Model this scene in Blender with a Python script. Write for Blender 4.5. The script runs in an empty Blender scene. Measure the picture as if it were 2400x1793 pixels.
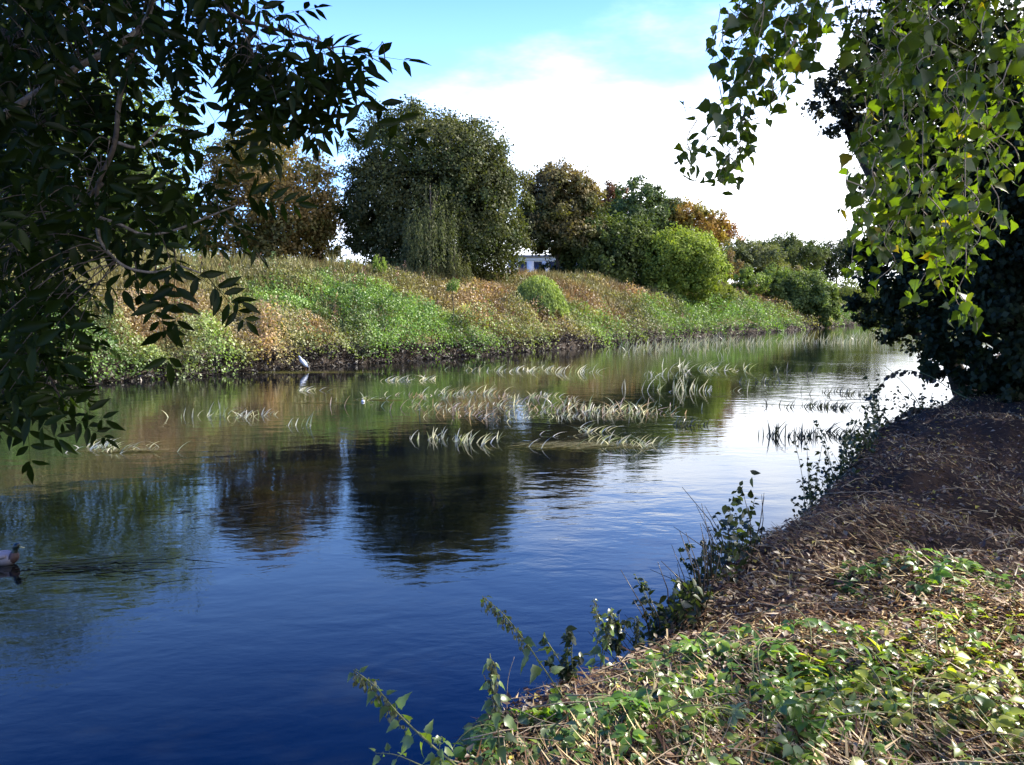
import bpy, math, random
import numpy as np
from math import sin, cos, tan, radians, pi
from mathutils import Vector

random.seed(7)
RNG = np.random.default_rng(11)
scene = bpy.context.scene
COL = scene.collection

# ------------------------------------------------------------------ camera, sky, sun, exposure
FPX = 2078.0                      # focal length in photo pixels (photo 2400 x 1793)
PITCH = math.atan(0.0888)
CAMZ = 3.3
cam_data = bpy.data.cameras.new("camera")
cam_data.sensor_width = 36.0
cam_data.lens = 36.0 * FPX / 2400.0
cam_data.clip_start = 0.05
cam_data.clip_end = 8000
cam = bpy.data.objects.new("camera", cam_data)
COL.objects.link(cam)
cam.location = (0, 0, CAMZ)
cam.rotation_euler = (pi / 2 - PITCH, 0, 0)
scene.camera = cam

SUN_AZ = radians(66)              # clockwise from straight ahead (+Y)
SUN_EL = radians(40)
SUN_DIR = Vector((sin(SUN_AZ) * cos(SUN_EL), cos(SUN_AZ) * cos(SUN_EL), sin(SUN_EL)))

world = bpy.data.worlds.new("World")
scene.world = world
world.use_nodes = True
wn = world.node_tree
wn.nodes.clear()


def nd(tree, typ, **kw):
    n = tree.nodes.new(typ)
    for k, v in kw.items():
        if k.startswith("i_"):
            key = k[2:]
            key = int(key) if key.isdigit() else key.replace("_", " ")
            n.inputs[key].default_value = v
        else:
            setattr(n, k, v)
    return n


def ln(tree, a, b):
    tree.links.new(a, b)


def mth(tree, op, a, b=None, c=None, clamp=False):
    n = tree.nodes.new("ShaderNodeMath")
    n.operation = op
    n.use_clamp = clamp
    for i, v in enumerate((a, b, c)):
        if v is None:
            continue
        if isinstance(v, (int, float)):
            n.inputs[i].default_value = v
        else:
            tree.links.new(v, n.inputs[i])
    return n.outputs[0]


sky = nd(wn, "ShaderNodeTexSky", sky_type='NISHITA', sun_disc=False, sun_elevation=SUN_EL,
         sun_rotation=SUN_AZ, altitude=20.0, air_density=1.0, dust_density=0.6, ozone_density=2.2)
hsv = nd(wn, "ShaderNodeHueSaturation", i_Saturation=1.5, i_Value=1.0)
ln(wn, sky.outputs[0], hsv.inputs["Color"])
tc = nd(wn, "ShaderNodeTexCoord")
sep = nd(wn, "ShaderNodeSeparateXYZ")
ln(wn, tc.outputs["Generated"], sep.inputs[0])
zc = mth(wn, 'MAXIMUM', sep.outputs[2], 0.0)
den = mth(wn, 'ADD', zc, 0.14)
cx = mth(wn, 'DIVIDE', sep.outputs[0], den)
cy = mth(wn, 'DIVIDE', sep.outputs[1], den)
comb = nd(wn, "ShaderNodeCombineXYZ")
ln(wn, cx, comb.inputs[0]); ln(wn, cy, comb.inputs[1])
cn = nd(wn, "ShaderNodeTexNoise", noise_dimensions='3D', i_Scale=1.3, i_Detail=8.0, i_Roughness=0.55)
comb.inputs[2].default_value = 4.3
ln(wn, comb.outputs[0], cn.inputs["Vector"])
# more cloud low over the horizon and towards the sun
side = mth(wn, 'MULTIPLY', sep.outputs[0], 2.0)
low = mth(wn, 'MULTIPLY', mth(wn, 'MINIMUM', zc, 0.35), -5.0)
bias = mth(wn, 'ADD', mth(wn, 'ADD', side, low), 1.3)
cm = mth(wn, 'ADD', mth(wn, 'MULTIPLY', mth(wn, 'SUBTRACT', cn.outputs[0], 0.5), 2.3), bias)
mr = nd(wn, "ShaderNodeMapRange", interpolation_type='SMOOTHSTEP')
mr.inputs["From Min"].default_value = 0.0
mr.inputs["From Max"].default_value = 1.05
ln(wn, cm, mr.inputs["Value"])
cloudc = nd(wn, "ShaderNodeRGB")
cloudc.outputs[0].default_value = (12.5, 13.0, 13.8, 1)
mix = nd(wn, "ShaderNodeMix", data_type='RGBA')
ln(wn, mr.outputs[0], mix.inputs[0])
# the lower sky is paler and milkier than the sky higher up
tint = nd(wn, "ShaderNodeMix", data_type='RGBA', blend_type='MULTIPLY')
tint.inputs[0].default_value = 1.0
ln(wn, hsv.outputs[0], tint.inputs[6]); tint.inputs[7].default_value = (0.85, 0.78, 1.6, 1)
hz = nd(wn, "ShaderNodeMapRange", interpolation_type='SMOOTHSTEP')
hz.inputs["From Min"].default_value = 0.49; hz.inputs["From Max"].default_value = 0.10
hz.inputs["To Max"].default_value = 0.85
ln(wn, zc, hz.inputs["Value"])
milk = nd(wn, "ShaderNodeMix", data_type='RGBA')
ln(wn, hz.outputs[0], milk.inputs[0]); ln(wn, tint.outputs[2], milk.inputs[6]); milk.inputs[7].default_value = (3.9, 7.4, 13.5, 1)
ln(wn, milk.outputs[2], mix.inputs[6])
ln(wn, cloudc.outputs[0], mix.inputs[7])
bg = nd(wn, "ShaderNodeBackground", i_Strength=0.09)
ln(wn, mix.outputs[2], bg.inputs[0])
wo = nd(wn, "ShaderNodeOutputWorld")
ln(wn, bg.outputs[0], wo.inputs[0])

sun_d = bpy.data.lights.new("sun", 'SUN')
sun_d.energy = 5.0
sun_d.angle = radians(0.55)
sun_d.color = (1.0, 0.94, 0.84)
sun = bpy.data.objects.new("sun", sun_d)
COL.objects.link(sun)
sun.location = (40, 20, 60)
sun.rotation_euler = (-SUN_DIR).to_track_quat('-Z', 'Y').to_euler()

vs = scene.view_settings
scene.display_settings.display_device = 'sRGB'
vs.view_transform = 'Standard'
vs.look = 'None'
vs.gamma = 1.0
vs.use_curve_mapping = False
vs.exposure = 1.3
scene.cycles.max_bounces = 6
scene.cycles.diffuse_bounces = 2
scene.cycles.glossy_bounces = 3
scene.cycles.transmission_bounces = 3
scene.cycles.transparent_max_bounces = 4
scene.cycles.caustics_reflective = False
scene.cycles.caustics_refractive = False
scene.cycles.use_denoising = True


# ------------------------------------------------------------------ numbers
def ray(px, py):
    px = np.asarray(px, float); py = np.asarray(py, float)
    u = (px - 1200.0) / FPX; v = (896.5 - py) / FPX
    return np.stack([u, cos(PITCH) + v * sin(PITCH), -sin(PITCH) + v * cos(PITCH)], -1)


def at(px, py, D):
    d = ray(px, py)
    return np.array([0, 0, CAMZ]) + d * (np.asarray(D, float) / d[..., 1])[..., None]


def onz(px, py, z):
    d = ray(px, py)
    return np.array([0, 0, CAMZ]) + d * ((z - CAMZ) / d[..., 2])[..., None]


def hsh(ix, iy, iz, seed):
    h = (ix.astype(np.int64) * 374761393 + iy.astype(np.int64) * 668265263 + iz.astype(np.int64) * 2147483647 + seed * 974634777) & 0xFFFFFFFF
    h = ((h ^ (h >> 13)) * 1274126177) & 0xFFFFFFFF
    h = ((h ^ (h >> 16)) * 2246822519) & 0xFFFFFFFF
    return ((h ^ (h >> 15)) & 0xFFFFFF) / float(0xFFFFFF)


def vn(x, y, z=None, seed=0):
    x = np.asarray(x, float); y = np.asarray(y, float)
    z = np.zeros_like(x) if z is None else np.asarray(z, float)
    ix, iy, iz = np.floor(x), np.floor(y), np.floor(z)
    fx, fy, fz = x - ix, y - iy, z - iz
    fx = fx * fx * (3 - 2 * fx); fy = fy * fy * (3 - 2 * fy); fz = fz * fz * (3 - 2 * fz)
    r = 0
    zs = (0, 1) if np.any(fz > 0) else (0,)
    for dz in zs:
        wz = (fz if dz else 1 - fz)
        for dx in (0, 1):
            wx = (fx if dx else 1 - fx)
            for dy in (0, 1):
                wy = (fy if dy else 1 - fy)
                r = r + wx * wy * wz * hsh(ix + dx, iy + dy, iz + dz, seed)
    return r


def fbm(x, y, z=None, seed=0, o=4):
    a, s, t = 0.5, 0.0, 0.0
    k = 1.0
    for i in range(o):
        s = s + a * vn(np.asarray(x) * k, np.asarray(y) * k, None if z is None else np.asarray(z) * k, seed + i)
        t += a
        a *= 0.5; k *= 2.03
    return s / t


def unit(v):
    return v / np.maximum(np.linalg.norm(v, axis=-1, keepdims=True), 1e-9)


def rdir(n):
    return unit(RNG.normal(size=(n, 3)))


def basis(axis, nrm):
    """columns: side, axis, normal"""
    y = unit(axis)
    x = unit(np.cross(y, nrm))
    z = np.cross(x, y)
    return np.stack([x, y, z], -1)


# ------------------------------------------------------------------ mesh building
def tag(o, label=None, cat=None, group=None, kind=None):
    if label: o["label"] = label
    if cat: o["category"] = cat
    if group: o["group"] = group
    if kind: o["kind"] = kind
    return o


def empty(name, loc, label, cat, group=None):
    o = bpy.data.objects.new(name, None)
    COL.objects.link(o)
    o.location = tuple(float(c) for c in loc)
    o.empty_display_size = 0.2
    tag(o, label, cat, group)
    return o


def raw_mesh(name, V, loops, starts, col=None, mat=None, smooth=False):
    m = bpy.data.meshes.new(name)
    V = np.ascontiguousarray(V, dtype=np.float32).reshape(-1, 3)
    m.vertices.add(len(V)); m.vertices.foreach_set("co", V.ravel())
    m.loops.add(len(loops)); m.loops.foreach_set("vertex_index", np.asarray(loops, np.int32))
    m.polygons.add(len(starts)); m.polygons.foreach_set("loop_start", np.asarray(starts, np.int32))
    if smooth:
        m.polygons.foreach_set("use_smooth", np.ones(len(starts), bool))
    if col is not None:
        a = m.color_attributes.new("col", 'FLOAT_COLOR', 'POINT')
        c4 = np.ones((len(V), 4), np.float32); c4[:, :3] = col
        a.data.foreach_set("color", c4.ravel())
    m.update(calc_edges=True)
    if mat: m.materials.append(mat)
    return m


def link(name, mesh, parent=None, kind=None):
    o = bpy.data.objects.new(name, mesh)
    COL.objects.link(o)
    if parent is not None:
        o.parent = parent
        # vertices are in world space: cancel the parent's location
        if parent.type == 'EMPTY' or True:
            o.matrix_parent_inverse = parent_world(parent).inverted()
    if kind: o["kind"] = kind
    return o


from mathutils import Matrix


def parent_world(p):
    m = Matrix.Translation(p.location) @ p.rotation_euler.to_matrix().to_4x4()
    if p.parent is not None:
        m = parent_world(p.parent) @ p.matrix_parent_inverse @ m
    return m


def faces_arrays(F):
    loops, starts, k = [], [], 0
    for f in F:
        starts.append(k); loops += list(f); k += len(f)
    return np.array(loops), np.array(starts)


def scatter_arrays(TV, TF, pos, R, scale, col, tmul=None):
    N, K = len(pos), len(TV)
    scale = np.asarray(scale, float)
    if scale.ndim == 0: scale = np.full((N, 3), float(scale))
    if scale.ndim == 1: scale = np.repeat(scale[:, None], 3, 1)
    L = TV[None] * scale[:, None, :]
    V = np.einsum('nij,nkj->nki', R, L) + pos[:, None, :]
    loops, starts = faces_arrays(TF)
    LL = (loops[None] + (np.arange(N) * K)[:, None]).ravel()
    SS = (starts[None] + (np.arange(N) * len(loops))[:, None]).ravel()
    C = np.repeat(np.asarray(col, float)[:, None, :], K, 1)
    if tmul is not None: C = C * tmul[None, :, None]
    return V.reshape(-1, 3), LL, SS, C.reshape(-1, 3)


class Acc:
    def __init__(s):
        s.V = []; s.L = []; s.S = []; s.C = []; s.nv = 0; s.nl = 0

    def add(s, V, L, S, C):
        s.V.append(V); s.L.append(np.asarray(L) + s.nv); s.S.append(np.asarray(S) + s.nl); s.C.append(C)
        s.nv += len(V); s.nl += len(L)

    def scat(s, *a, **k):
        s.add(*scatter_arrays(*a, **k))

    def mesh(s, name, mat, smooth=False):
        return raw_mesh(name, np.concatenate(s.V), np.concatenate(s.L), np.concatenate(s.S), np.concatenate(s.C), mat, smooth)

    def build(s, name, mat, parent=None, kind=None, smooth=False):
        return link(name, s.mesh(name, mat, smooth), parent, kind)


def tube_arrays(path, radii, sides=6, col=(1, 1, 1), jitter=0.0):
    P = np.asarray(path, float); n = len(P)
    r = np.asarray(radii, float)
    if r.ndim == 0: r = np.full(n, float(r))
    T = unit(np.gradient(P, axis=0))
    up = np.array([0.13, 0.21, 0.97])
    if abs(T[:, 2]).mean() > 0.8: up = np.array([0.97, 0.1, 0.2])
    A = unit(np.cross(T, up)); B = np.cross(T, A)
    th = np.linspace(0, 2 * pi, sides, endpoint=False)
    rr = r[:, None] * (1 + jitter * (RNG.random((n, sides)) - .5))
    V = P[:, None] + rr[..., None] * (np.cos(th)[None, :, None] * A[:, None] + np.sin(th)[None, :, None] * B[:, None])
    V = V.reshape(-1, 3)
    F = []
    for i in range(n - 1):
        for j in range(sides):
            k = (j + 1) % sides
            F.append((i * sides + j, i * sides + k, (i + 1) * sides + k, (i + 1) * sides + j))
    F.append(tuple(range(sides))[::-1]); F.append(tuple((n - 1) * sides + j for j in range(sides)))
    L, S = faces_arrays(F)
    return V, L, S, np.tile(np.asarray(col, float), (len(V), 1))


def smooth_path(pts, n=None):
    P = np.asarray(pts, float)
    if n is None: n = 6
    out = []
    m = len(P)
    for i in range(m - 1):
        p0 = P[max(i - 1, 0)]; p1 = P[i]; p2 = P[i + 1]; p3 = P[min(i + 2, m - 1)]
        for t in np.linspace(0, 1, n, endpoint=False):
            out.append(0.5 * ((2 * p1) + (-p0 + p2) * t + (2 * p0 - 5 * p1 + 4 * p2 - p3) * t * t + (-p0 + 3 * p1 - 3 * p2 + p3) * t ** 3))
    out.append(P[-1])
    return np.array(out)


# ------------------------------------------------------------------ materials
def new_mat(name):
    m = bpy.data.materials.new(name); m.use_nodes = True
    m.node_tree.nodes.clear()
    return m, m.node_tree


def leaf_mat(name, trans=0.35, gloss=0.04, rough=0.45, vary=0.0, tcol=(1.35, 1.45, 0.5)):
    m, t = new_mat(name)
    at_ = nd(t, "ShaderNodeAttribute", attribute_name="col")
    c = at_.outputs["Color"]
    if vary:
        oi = nd(t, "ShaderNodeObjectInfo")
        f = nd(t, "ShaderNodeMapRange")
        f.inputs["To Min"].default_value = 1 - vary; f.inputs["To Max"].default_value = 1 + vary
        ln(t, oi.outputs["Random"], f.inputs["Value"])
        vm = nd(t, "ShaderNodeVectorMath", operation='SCALE')
        ln(t, c, vm.inputs[0]); ln(t, f.outputs[0], vm.inputs["Scale"])
        c = vm.outputs[0]
    df = nd(t, "ShaderNodeBsdfDiffuse")
    ln(t, c, df.inputs[0])
    tm = nd(t, "ShaderNodeVectorMath", operation='MULTIPLY')
    tm.inputs[1].default_value = tcol
    ln(t, c, tm.inputs[0])
    tr = nd(t, "ShaderNodeBsdfTranslucent")
    ln(t, tm.outputs[0], tr.inputs[0])
    mx = nd(t, "ShaderNodeMixShader"); mx.inputs[0].default_value = trans
    ln(t, df.outputs[0], mx.inputs[1]); ln(t, tr.outputs[0], mx.inputs[2])
    out = nd(t, "ShaderNodeOutputMaterial")
    if gloss > 0:
        gl = nd(t, "ShaderNodeBsdfGlossy", i_Roughness=rough)
        gl.inputs[0].default_value = (1, 1, 1, 1)
        mg = nd(t, "ShaderNodeMixShader"); mg.inputs[0].default_value = gloss
        ln(t, mx.outputs[0], mg.inputs[1]); ln(t, gl.outputs[0], mg.inputs[2])
        ln(t, mg.outputs[0], out.inputs[0])
    else:
        ln(t, mx.outputs[0], out.inputs[0])
    return m


def bark_mat(name, c1, c2, scale=30, bump=0.4, rough=0.9):
    m, t = new_mat(name)
    g = nd(t, "ShaderNodeNewGeometry")
    n = nd(t, "ShaderNodeTexNoise", i_Scale=scale, i_Detail=5.0, i_Roughness=0.65)
    ln(t, g.outputs["Position"], n.inputs["Vector"])
    r = nd(t, "ShaderNodeValToRGB")
    r.color_ramp.elements[0].position = .35; r.color_ramp.elements[0].color = (*c1, 1)
    r.color_ramp.elements[1].position = .68; r.color_ramp.elements[1].color = (*c2, 1)
    ln(t, n.outputs[0], r.inputs[0])
    b = nd(t, "ShaderNodeBump", i_Strength=bump, i_Distance=0.01)
    ln(t, n.outputs[0], b.inputs["Height"])
    p = nd(t, "ShaderNodeBsdfPrincipled", i_Roughness=rough)
    ln(t, r.outputs[0], p.inputs["Base Color"]); ln(t, b.outputs[0], p.inputs["Normal"])
    out = nd(t, "ShaderNodeOutputMaterial"); ln(t, p.outputs[0], out.inputs[0])
    return m


def plain_mat(name, c, rough=0.6, nscale=8.0, namt=0.15, spec=0.5):
    m, t = new_mat(name)
    tcn = nd(t, "ShaderNodeTexCoord")
    n = nd(t, "ShaderNodeTexNoise", i_Scale=nscale, i_Detail=4.0)
    ln(t, tcn.outputs["Object"], n.inputs["Vector"])
    mr_ = nd(t, "ShaderNodeMapRange")
    mr_.inputs["To Min"].default_value = 1 - namt; mr_.inputs["To Max"].default_value = 1 + namt
    ln(t, n.outputs[0], mr_.inputs["Value"])
    vm = nd(t, "ShaderNodeVectorMath", operation='SCALE'); vm.inputs[0].default_value = c
    ln(t, mr_.outputs[0], vm.inputs["Scale"])
    p = nd(t, "ShaderNodeBsdfPrincipled", i_Roughness=rough)
    p.inputs["Specular IOR Level"].default_value = spec
    ln(t, vm.outputs[0], p.inputs["Base Color"])
    out = nd(t, "ShaderNodeOutputMaterial"); ln(t, p.outputs[0], out.inputs[0])
    return m


M_FAR = leaf_mat("distant foliage", trans=0.3, gloss=0.012, rough=0.5)
M_HERB = leaf_mat("bank herbs", trans=0.3, gloss=0.03, rough=0.5)
M_DRY = leaf_mat("dry grass and straw", trans=0.18, gloss=0.04, rough=0.5, tcol=(1.1, 1.0, 0.8))
M_ASH = leaf_mat("ash leaves", trans=0.45, gloss=0.006, rough=0.3, vary=0.25)
M_POP = leaf_mat("poplar leaves", trans=0.6, gloss=0.03, rough=0.35, vary=0.3, tcol=(3.0, 3.1, 0.35))
M_BRAM = leaf_mat("bramble leaves", trans=0.42, gloss=0.045, rough=0.35, vary=0.25, tcol=(1.6, 1.7, 0.4))
M_REED = leaf_mat("reed blades", trans=0.35, gloss=0.08, rough=0.35, tcol=(1.1, 1.1, 0.7))
M_BARK = bark_mat("grey brown bark", (0.035, 0.028, 0.022), (0.12, 0.095, 0.07))
M_BARKP = bark_mat("pale ash bark", (0.10, 0.08, 0.06), (0.30, 0.25, 0.19), scale=60, bump=.3)
M_TWIG = bark_mat("dry twig bark", (0.22, 0.16, 0.10), (0.48, 0.38, 0.27), scale=80, bump=.3)
M_STEM = bark_mat("nettle stem", (0.10, 0.13, 0.04), (0.20, 0.18, 0.08), scale=60, bump=.1)

# ------------------------------------------------------------------ river geometry
FAR = onz([200, 640, 1000, 1519, 1900], [900, 868, 842, 803, 770], 0.0)[:, :2]
d0 = FAR[1] - FAR[0]; d0 = d0 / np.linalg.norm(d0)
FAR = np.vstack([FAR[0] - d0 * 220 + np.array([-60, 0]), FAR[0] - d0 * 30 + np.array([-3, 0]), FAR,
                 [[60, 148], [92, 168], [140, 182], [260, 190], [600, 160]]])
NEARE = onz([1069, 1140, 1562, 1595, 1758, 1888, 1985, 2060, 2235], [1736, 1617, 1443, 1389, 1237, 1172, 1085, 976, 922], 1.7)[:, :2]
NEARE = np.vstack([[[-120, -160], [-40, -50], [-9, -8.5], [-3.2, -1.6], [-1.5, .6], [-.75, 1.9]], NEARE,
                   [[12.5, 24], [24, 42], [44, 66], [80, 98], [130, 122], [260, 140], [600, 110]]])


def sdist(P, L):
    """signed distance to polyline L, positive on the left of its direction"""
    P = np.asarray(P, float)
    best = np.full(len(P), 1e18); sg = np.ones(len(P))
    for i in range(len(L) - 1):
        a, b = L[i], L[i + 1]
        d = b - a; l2 = d @ d
        t = np.clip(((P - a) @ d) / l2, 0, 1)
        q = P - (a + t[:, None] * d)
        dd = (q ** 2).sum(1)
        cr = d[0] * (P[:, 1] - a[1]) - d[1] * (P[:, 0] - a[0])
        u = dd < best - 1e-9
        best = np.where(u, dd, best); sg = np.where(u, np.sign(cr + 1e-12), sg)
    return np.sqrt(best) * sg


def dfar(P): return sdist(P, FAR)        # >0 on the far bank
def dnear(P): return -sdist(P, NEARE)    # >0 on the near bank top


def gz(P, detail=True):
    P = np.atleast_2d(P)[:, :2]
    x, y = P[:, 0], P[:, 1]
    a = dfar(P) + (fbm(x * .35, y * .35, seed=5) - .5) * 1.6
    b = dnear(P)
    bw = b + (fbm(x * .9, y * .9, seed=8) - .5) * .35
    z = np.full(len(P), -1.0)
    # far bank
    toe = np.clip(a / 0.35, 0, 1)
    slope = np.clip((a - .2) / 12.8, 0, 1)
    s2 = np.sin(slope * pi / 2) ** 1.05
    hf = -1 + toe * 1.42 + s2 * 4.95 + np.where(a > 0, (fbm(x * .22, y * .22, seed=21) - .5) * .9 * np.clip(a / 4, 0, 1) * np.clip((25 - a) / 10, 0.15, 1), 0)
    z = np.where(a > -.01, hf, z)
    # near bank
    side = np.clip((b + 1.15) / 1.15, 0, 1)
    hb = -1 + np.where(side > 0, side ** 0.8 * 2.55, 0)
    hb = hb + np.where(b > 0, np.clip(b / .6, 0, 1) * .15, 0)
    hb = hb + np.where(b > 0, (fbm(x * .8, y * .8, seed=31) - .5) * .42 * np.clip(b / .5, 0, 1), 0)
    z = np.maximum(z, np.where(b > -1.15, hb, -1.0))
    if detail:
        near = np.clip((30 - np.hypot(x, y)) / 25, 0, 1)
        z = z + np.where(z > .1, (fbm(x * 3.3, y * 3.3, seed=41) - .5) * .12 * near, 0)
        z = z + np.where((a > 0) & (a < 1.0), (vn(x * 2.4, y * 2.4, seed=44) - .5) * .35, 0)
    return z


def hit(px, py):
    """ground point seen at a photo pixel"""
    d = ray(px, py); d = np.atleast_2d(d)
    out = np.full((len(d), 3), np.nan)
    ts = np.geomspace(1.2, 400, 500)
    for i, v in enumerate(d):
        p = np.array([0, 0, CAMZ]) + v * (ts / v[1])[:, None]
        g = np.maximum(gz(p), 0.0)
        k = np.argmax(p[:, 2] < g)
        if p[k, 2] >= g[k]: k = len(ts) - 1
        a0, a1 = (ts[max(k - 1, 0)], ts[k])
        for _ in range(10):
            mid = (a0 + a1) / 2
            q = np.array([0, 0, CAMZ]) + v * (mid / v[1])
            if q[2] < max(gz(q[None])[0], 0.0): a1 = mid
            else: a0 = mid
        out[i] = np.array([0, 0, CAMZ]) + v * (a1 / v[1])
    return out


# ------------------------------------------------------------------ ground sheet
ang = np.unique(np.concatenate([np.linspace(-34, 36, 400), np.linspace(36, 326, 70)]))
ang = ang[:-1]
rad = np.concatenate([[0.0], np.geomspace(0.5, 230, 360), np.geomspace(240, 4500, 26)])
AA, RR = np.meshgrid(np.radians(ang), rad, indexing='ij')
GX = np.sin(AA) * RR; GY = np.cos(AA) * RR
gp = np.stack([GX.ravel(), GY.ravel()], -1)
gzv = gz(gp)
na, nr = AA.shape
gV = np.column_stack([gp, gzv])
ii = np.arange(na)[:, None]; jj = np.arange(nr - 1)[None]
i2 = (ii + 1) % na
Q = np.stack([ii * nr + jj, i2 * nr + jj, i2 * nr + jj + 1, ii * nr + jj + 1], -1).reshape(-1, 4)[:, ::-1]
aF = dfar(gp); bN = dnear(gp)
gx, gy = gp[:, 0], gp[:, 1]
n1 = fbm(gx * .3, gy * .3, seed=61)[:, None]; n2 = fbm(gx * 1.7, gy * 1.7, seed=62)[:, None]
mud = np.array([.045, .034, .026]); soil = np.array([.05, .03, .02]); drygr = np.array([.16, .12, .06]); gre = np.array([.06, .085, .028])
gcol = np.where((aF > 0)[:, None], drygr * (1 - n1) + gre * n1, soil)
gcol = np.where(((aF > -2) & (aF < 1.4))[:, None], mud * (0.6 + n2), gcol)
gcol = np.where((bN > 0)[:, None], soil * (.6 + .8 * n2), gcol)
gcol = np.where((gzv < .05)[:, None], mud * .6, gcol)


def ground_mat():
    m, t = new_mat("earth and turf")
    a = nd(t, "ShaderNodeAttribute", attribute_name="col")
    g = nd(t, "ShaderNodeNewGeometry")
    n = nd(t, "ShaderNodeTexNoise", i_Scale=14.0, i_Detail=8.0, i_Roughness=.7)
    ln(t, g.outputs["Position"], n.inputs["Vector"])
    mr_ = nd(t, "ShaderNodeMapRange"); mr_.inputs["To Min"].default_value = .35; mr_.inputs["To Max"].default_value = 1.7
    ln(t, n.outputs[0], mr_.inputs["Value"])
    vm = nd(t, "ShaderNodeVectorMath", operation='SCALE')
    ln(t, a.outputs["Color"], vm.inputs[0]); ln(t, mr_.outputs[0], vm.inputs["Scale"])
    b = nd(t, "ShaderNodeBump", i_Strength=.9, i_Distance=.03)
    ln(t, n.outputs[0], b.inputs["Height"])
    p = nd(t, "ShaderNodeBsdfPrincipled", i_Roughness=.95)
    p.inputs["Specular IOR Level"].default_value = .2
    ln(t, vm.outputs[0], p.inputs["Base Color"]); ln(t, b.outputs[0], p.inputs["Normal"])
    o = nd(t, "ShaderNodeOutputMaterial"); ln(t, p.outputs[0], o.inputs[0])
    return m


gm = raw_mesh("ground", gV, Q.ravel(), np.arange(len(Q)) * 4, gcol, ground_mat(), True)
link("ground", gm, kind="structure")


# ------------------------------------------------------------------ water
def water_mat():
    m, t = new_mat("river water")
    g = nd(t, "ShaderNodeNewGeometry")
    mp = nd(t, "ShaderNodeMapping"); mp.inputs["Rotation"].default_value = (0, 0, radians(-28))
    mp.inputs["Scale"].default_value = (0.75, 1.25, 1)
    ln(t, g.outputs["Position"], mp.inputs["Vector"])
    big = nd(t, "ShaderNodeTexNoise", i_Scale=.11, i_Detail=3.0)
    ln(t, g.outputs["Position"], big.inputs["Vector"])
    calm = nd(t, "ShaderNodeMapRange", interpolation_type='SMOOTHSTEP')
    calm.inputs["From Min"].default_value = .38; calm.inputs["From Max"].default_value = .66
    calm.inputs["To Min"].default_value = .4; calm.inputs["To Max"].default_value = 1.25
    ln(t, big.outputs[0], calm.inputs["Value"])
    w1 = nd(t, "ShaderNodeTexNoise", i_Scale=1.5, i_Detail=2.0, i_Roughness=.4, i_Distortion=.4)
    w2 = nd(t, "ShaderNodeTexNoise", i_Scale=6.5, i_Detail=3.0, i_Roughness=.5, i_Distortion=.3)
    ln(t, mp.outputs[0], w1.inputs["Vector"]); ln(t, mp.outputs[0], w2.inputs["Vector"])
    h = mth(t, 'ADD', mth(t, 'MULTIPLY', w1.outputs[0], 0.009), mth(t, 'MULTIPLY', w2.outputs[0], 0.0022))
    h = mth(t, 'MULTIPLY', h, calm.outputs[0])
    b = nd(t, "ShaderNodeBump", i_Strength=1.0, i_Distance=1.0)
    ln(t, h, b.inputs["Height"])
    # weed and silt seen through the clear shallow water
    wd = nd(t, "ShaderNodeTexNoise", i_Scale=.5, i_Detail=6.0, i_Roughness=.6)
    ln(t, mp.outputs[0], wd.inputs["Vector"])
    r = nd(t, "ShaderNodeValToRGB")
    r.color_ramp.elements[0].position = .42; r.color_ramp.elements[0].color = (.002, .003, .005, 1)
    r.color_ramp.elements[1].position = .7; r.color_ramp.elements[1].color = (.009, .010, .004, 1)
    ln(t, wd.outputs[0], r.inputs[0])
    p = nd(t, "ShaderNodeBsdfPrincipled", i_Roughness=.025, i_IOR=1.33)
    ln(t, r.outputs[0], p.inputs["Base Color"]); ln(t, b.outputs[0], p.inputs["Normal"])
    o = nd(t, "ShaderNodeOutputMaterial"); ln(t, p.outputs[0], o.inputs[0])
    return m


wv = np.array([[-900, -900, 0], [1400, -900, 0], [1400, 1400, 0], [-900, 1400, 0]], float)
wm = raw_mesh("water", wv, [0, 1, 2, 3], [0], None, water_mat())
link("water", wm, kind="structure")

# ------------------------------------------------------------------ leaf templates
T_DIA = (np.array([[0, 0, 0], [.36, .45, .06], [0, 1, -.04], [-.36, .45, .06]], float), [(0, 1, 2, 3)])
T_BLADE = (np.array([[-.5, 0, 0], [.5, 0, 0], [.32, .55, .05], [-.32, .55, .05], [0, 1, .22]], float), [(0, 1, 2, 3), (3, 2, 4)])


def lens_leaf(hw, ys, fold=.12, curl=.12, serr=0.0):
    """leaf with a midrib: half widths hw at stations ys"""
    V = []; F = []
    n = len(ys)
    mid = []; Lf = []; Rt = []
    for k, (w, y) in enumerate(zip(hw, ys)):
        z = -curl * y * y
        V.append((0, y, z)); mid.append(len(V) - 1)
        if w > 0:
            ww = w * (1 + serr * (1 if k % 2 else -1))
            V.append((-ww, y + (serr * .05), z + fold * w)); Lf.append(len(V) - 1)
            V.append((ww, y + (serr * .05), z + fold * w)); Rt.append(len(V) - 1)
        else:
            Lf.append(mid[-1]); Rt.append(mid[-1])
    for k in range(n - 1):
        for S in (Lf, Rt):
            q = [mid[k], mid[k + 1], S[k + 1], S[k]]
            if S is Rt: q = q[::-1]
            u = []
            for a in q:
                if a not in u: u.append(a)
            if len(u) > 2: F.append(tuple(u))
    return np.array(V, float), F


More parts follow.
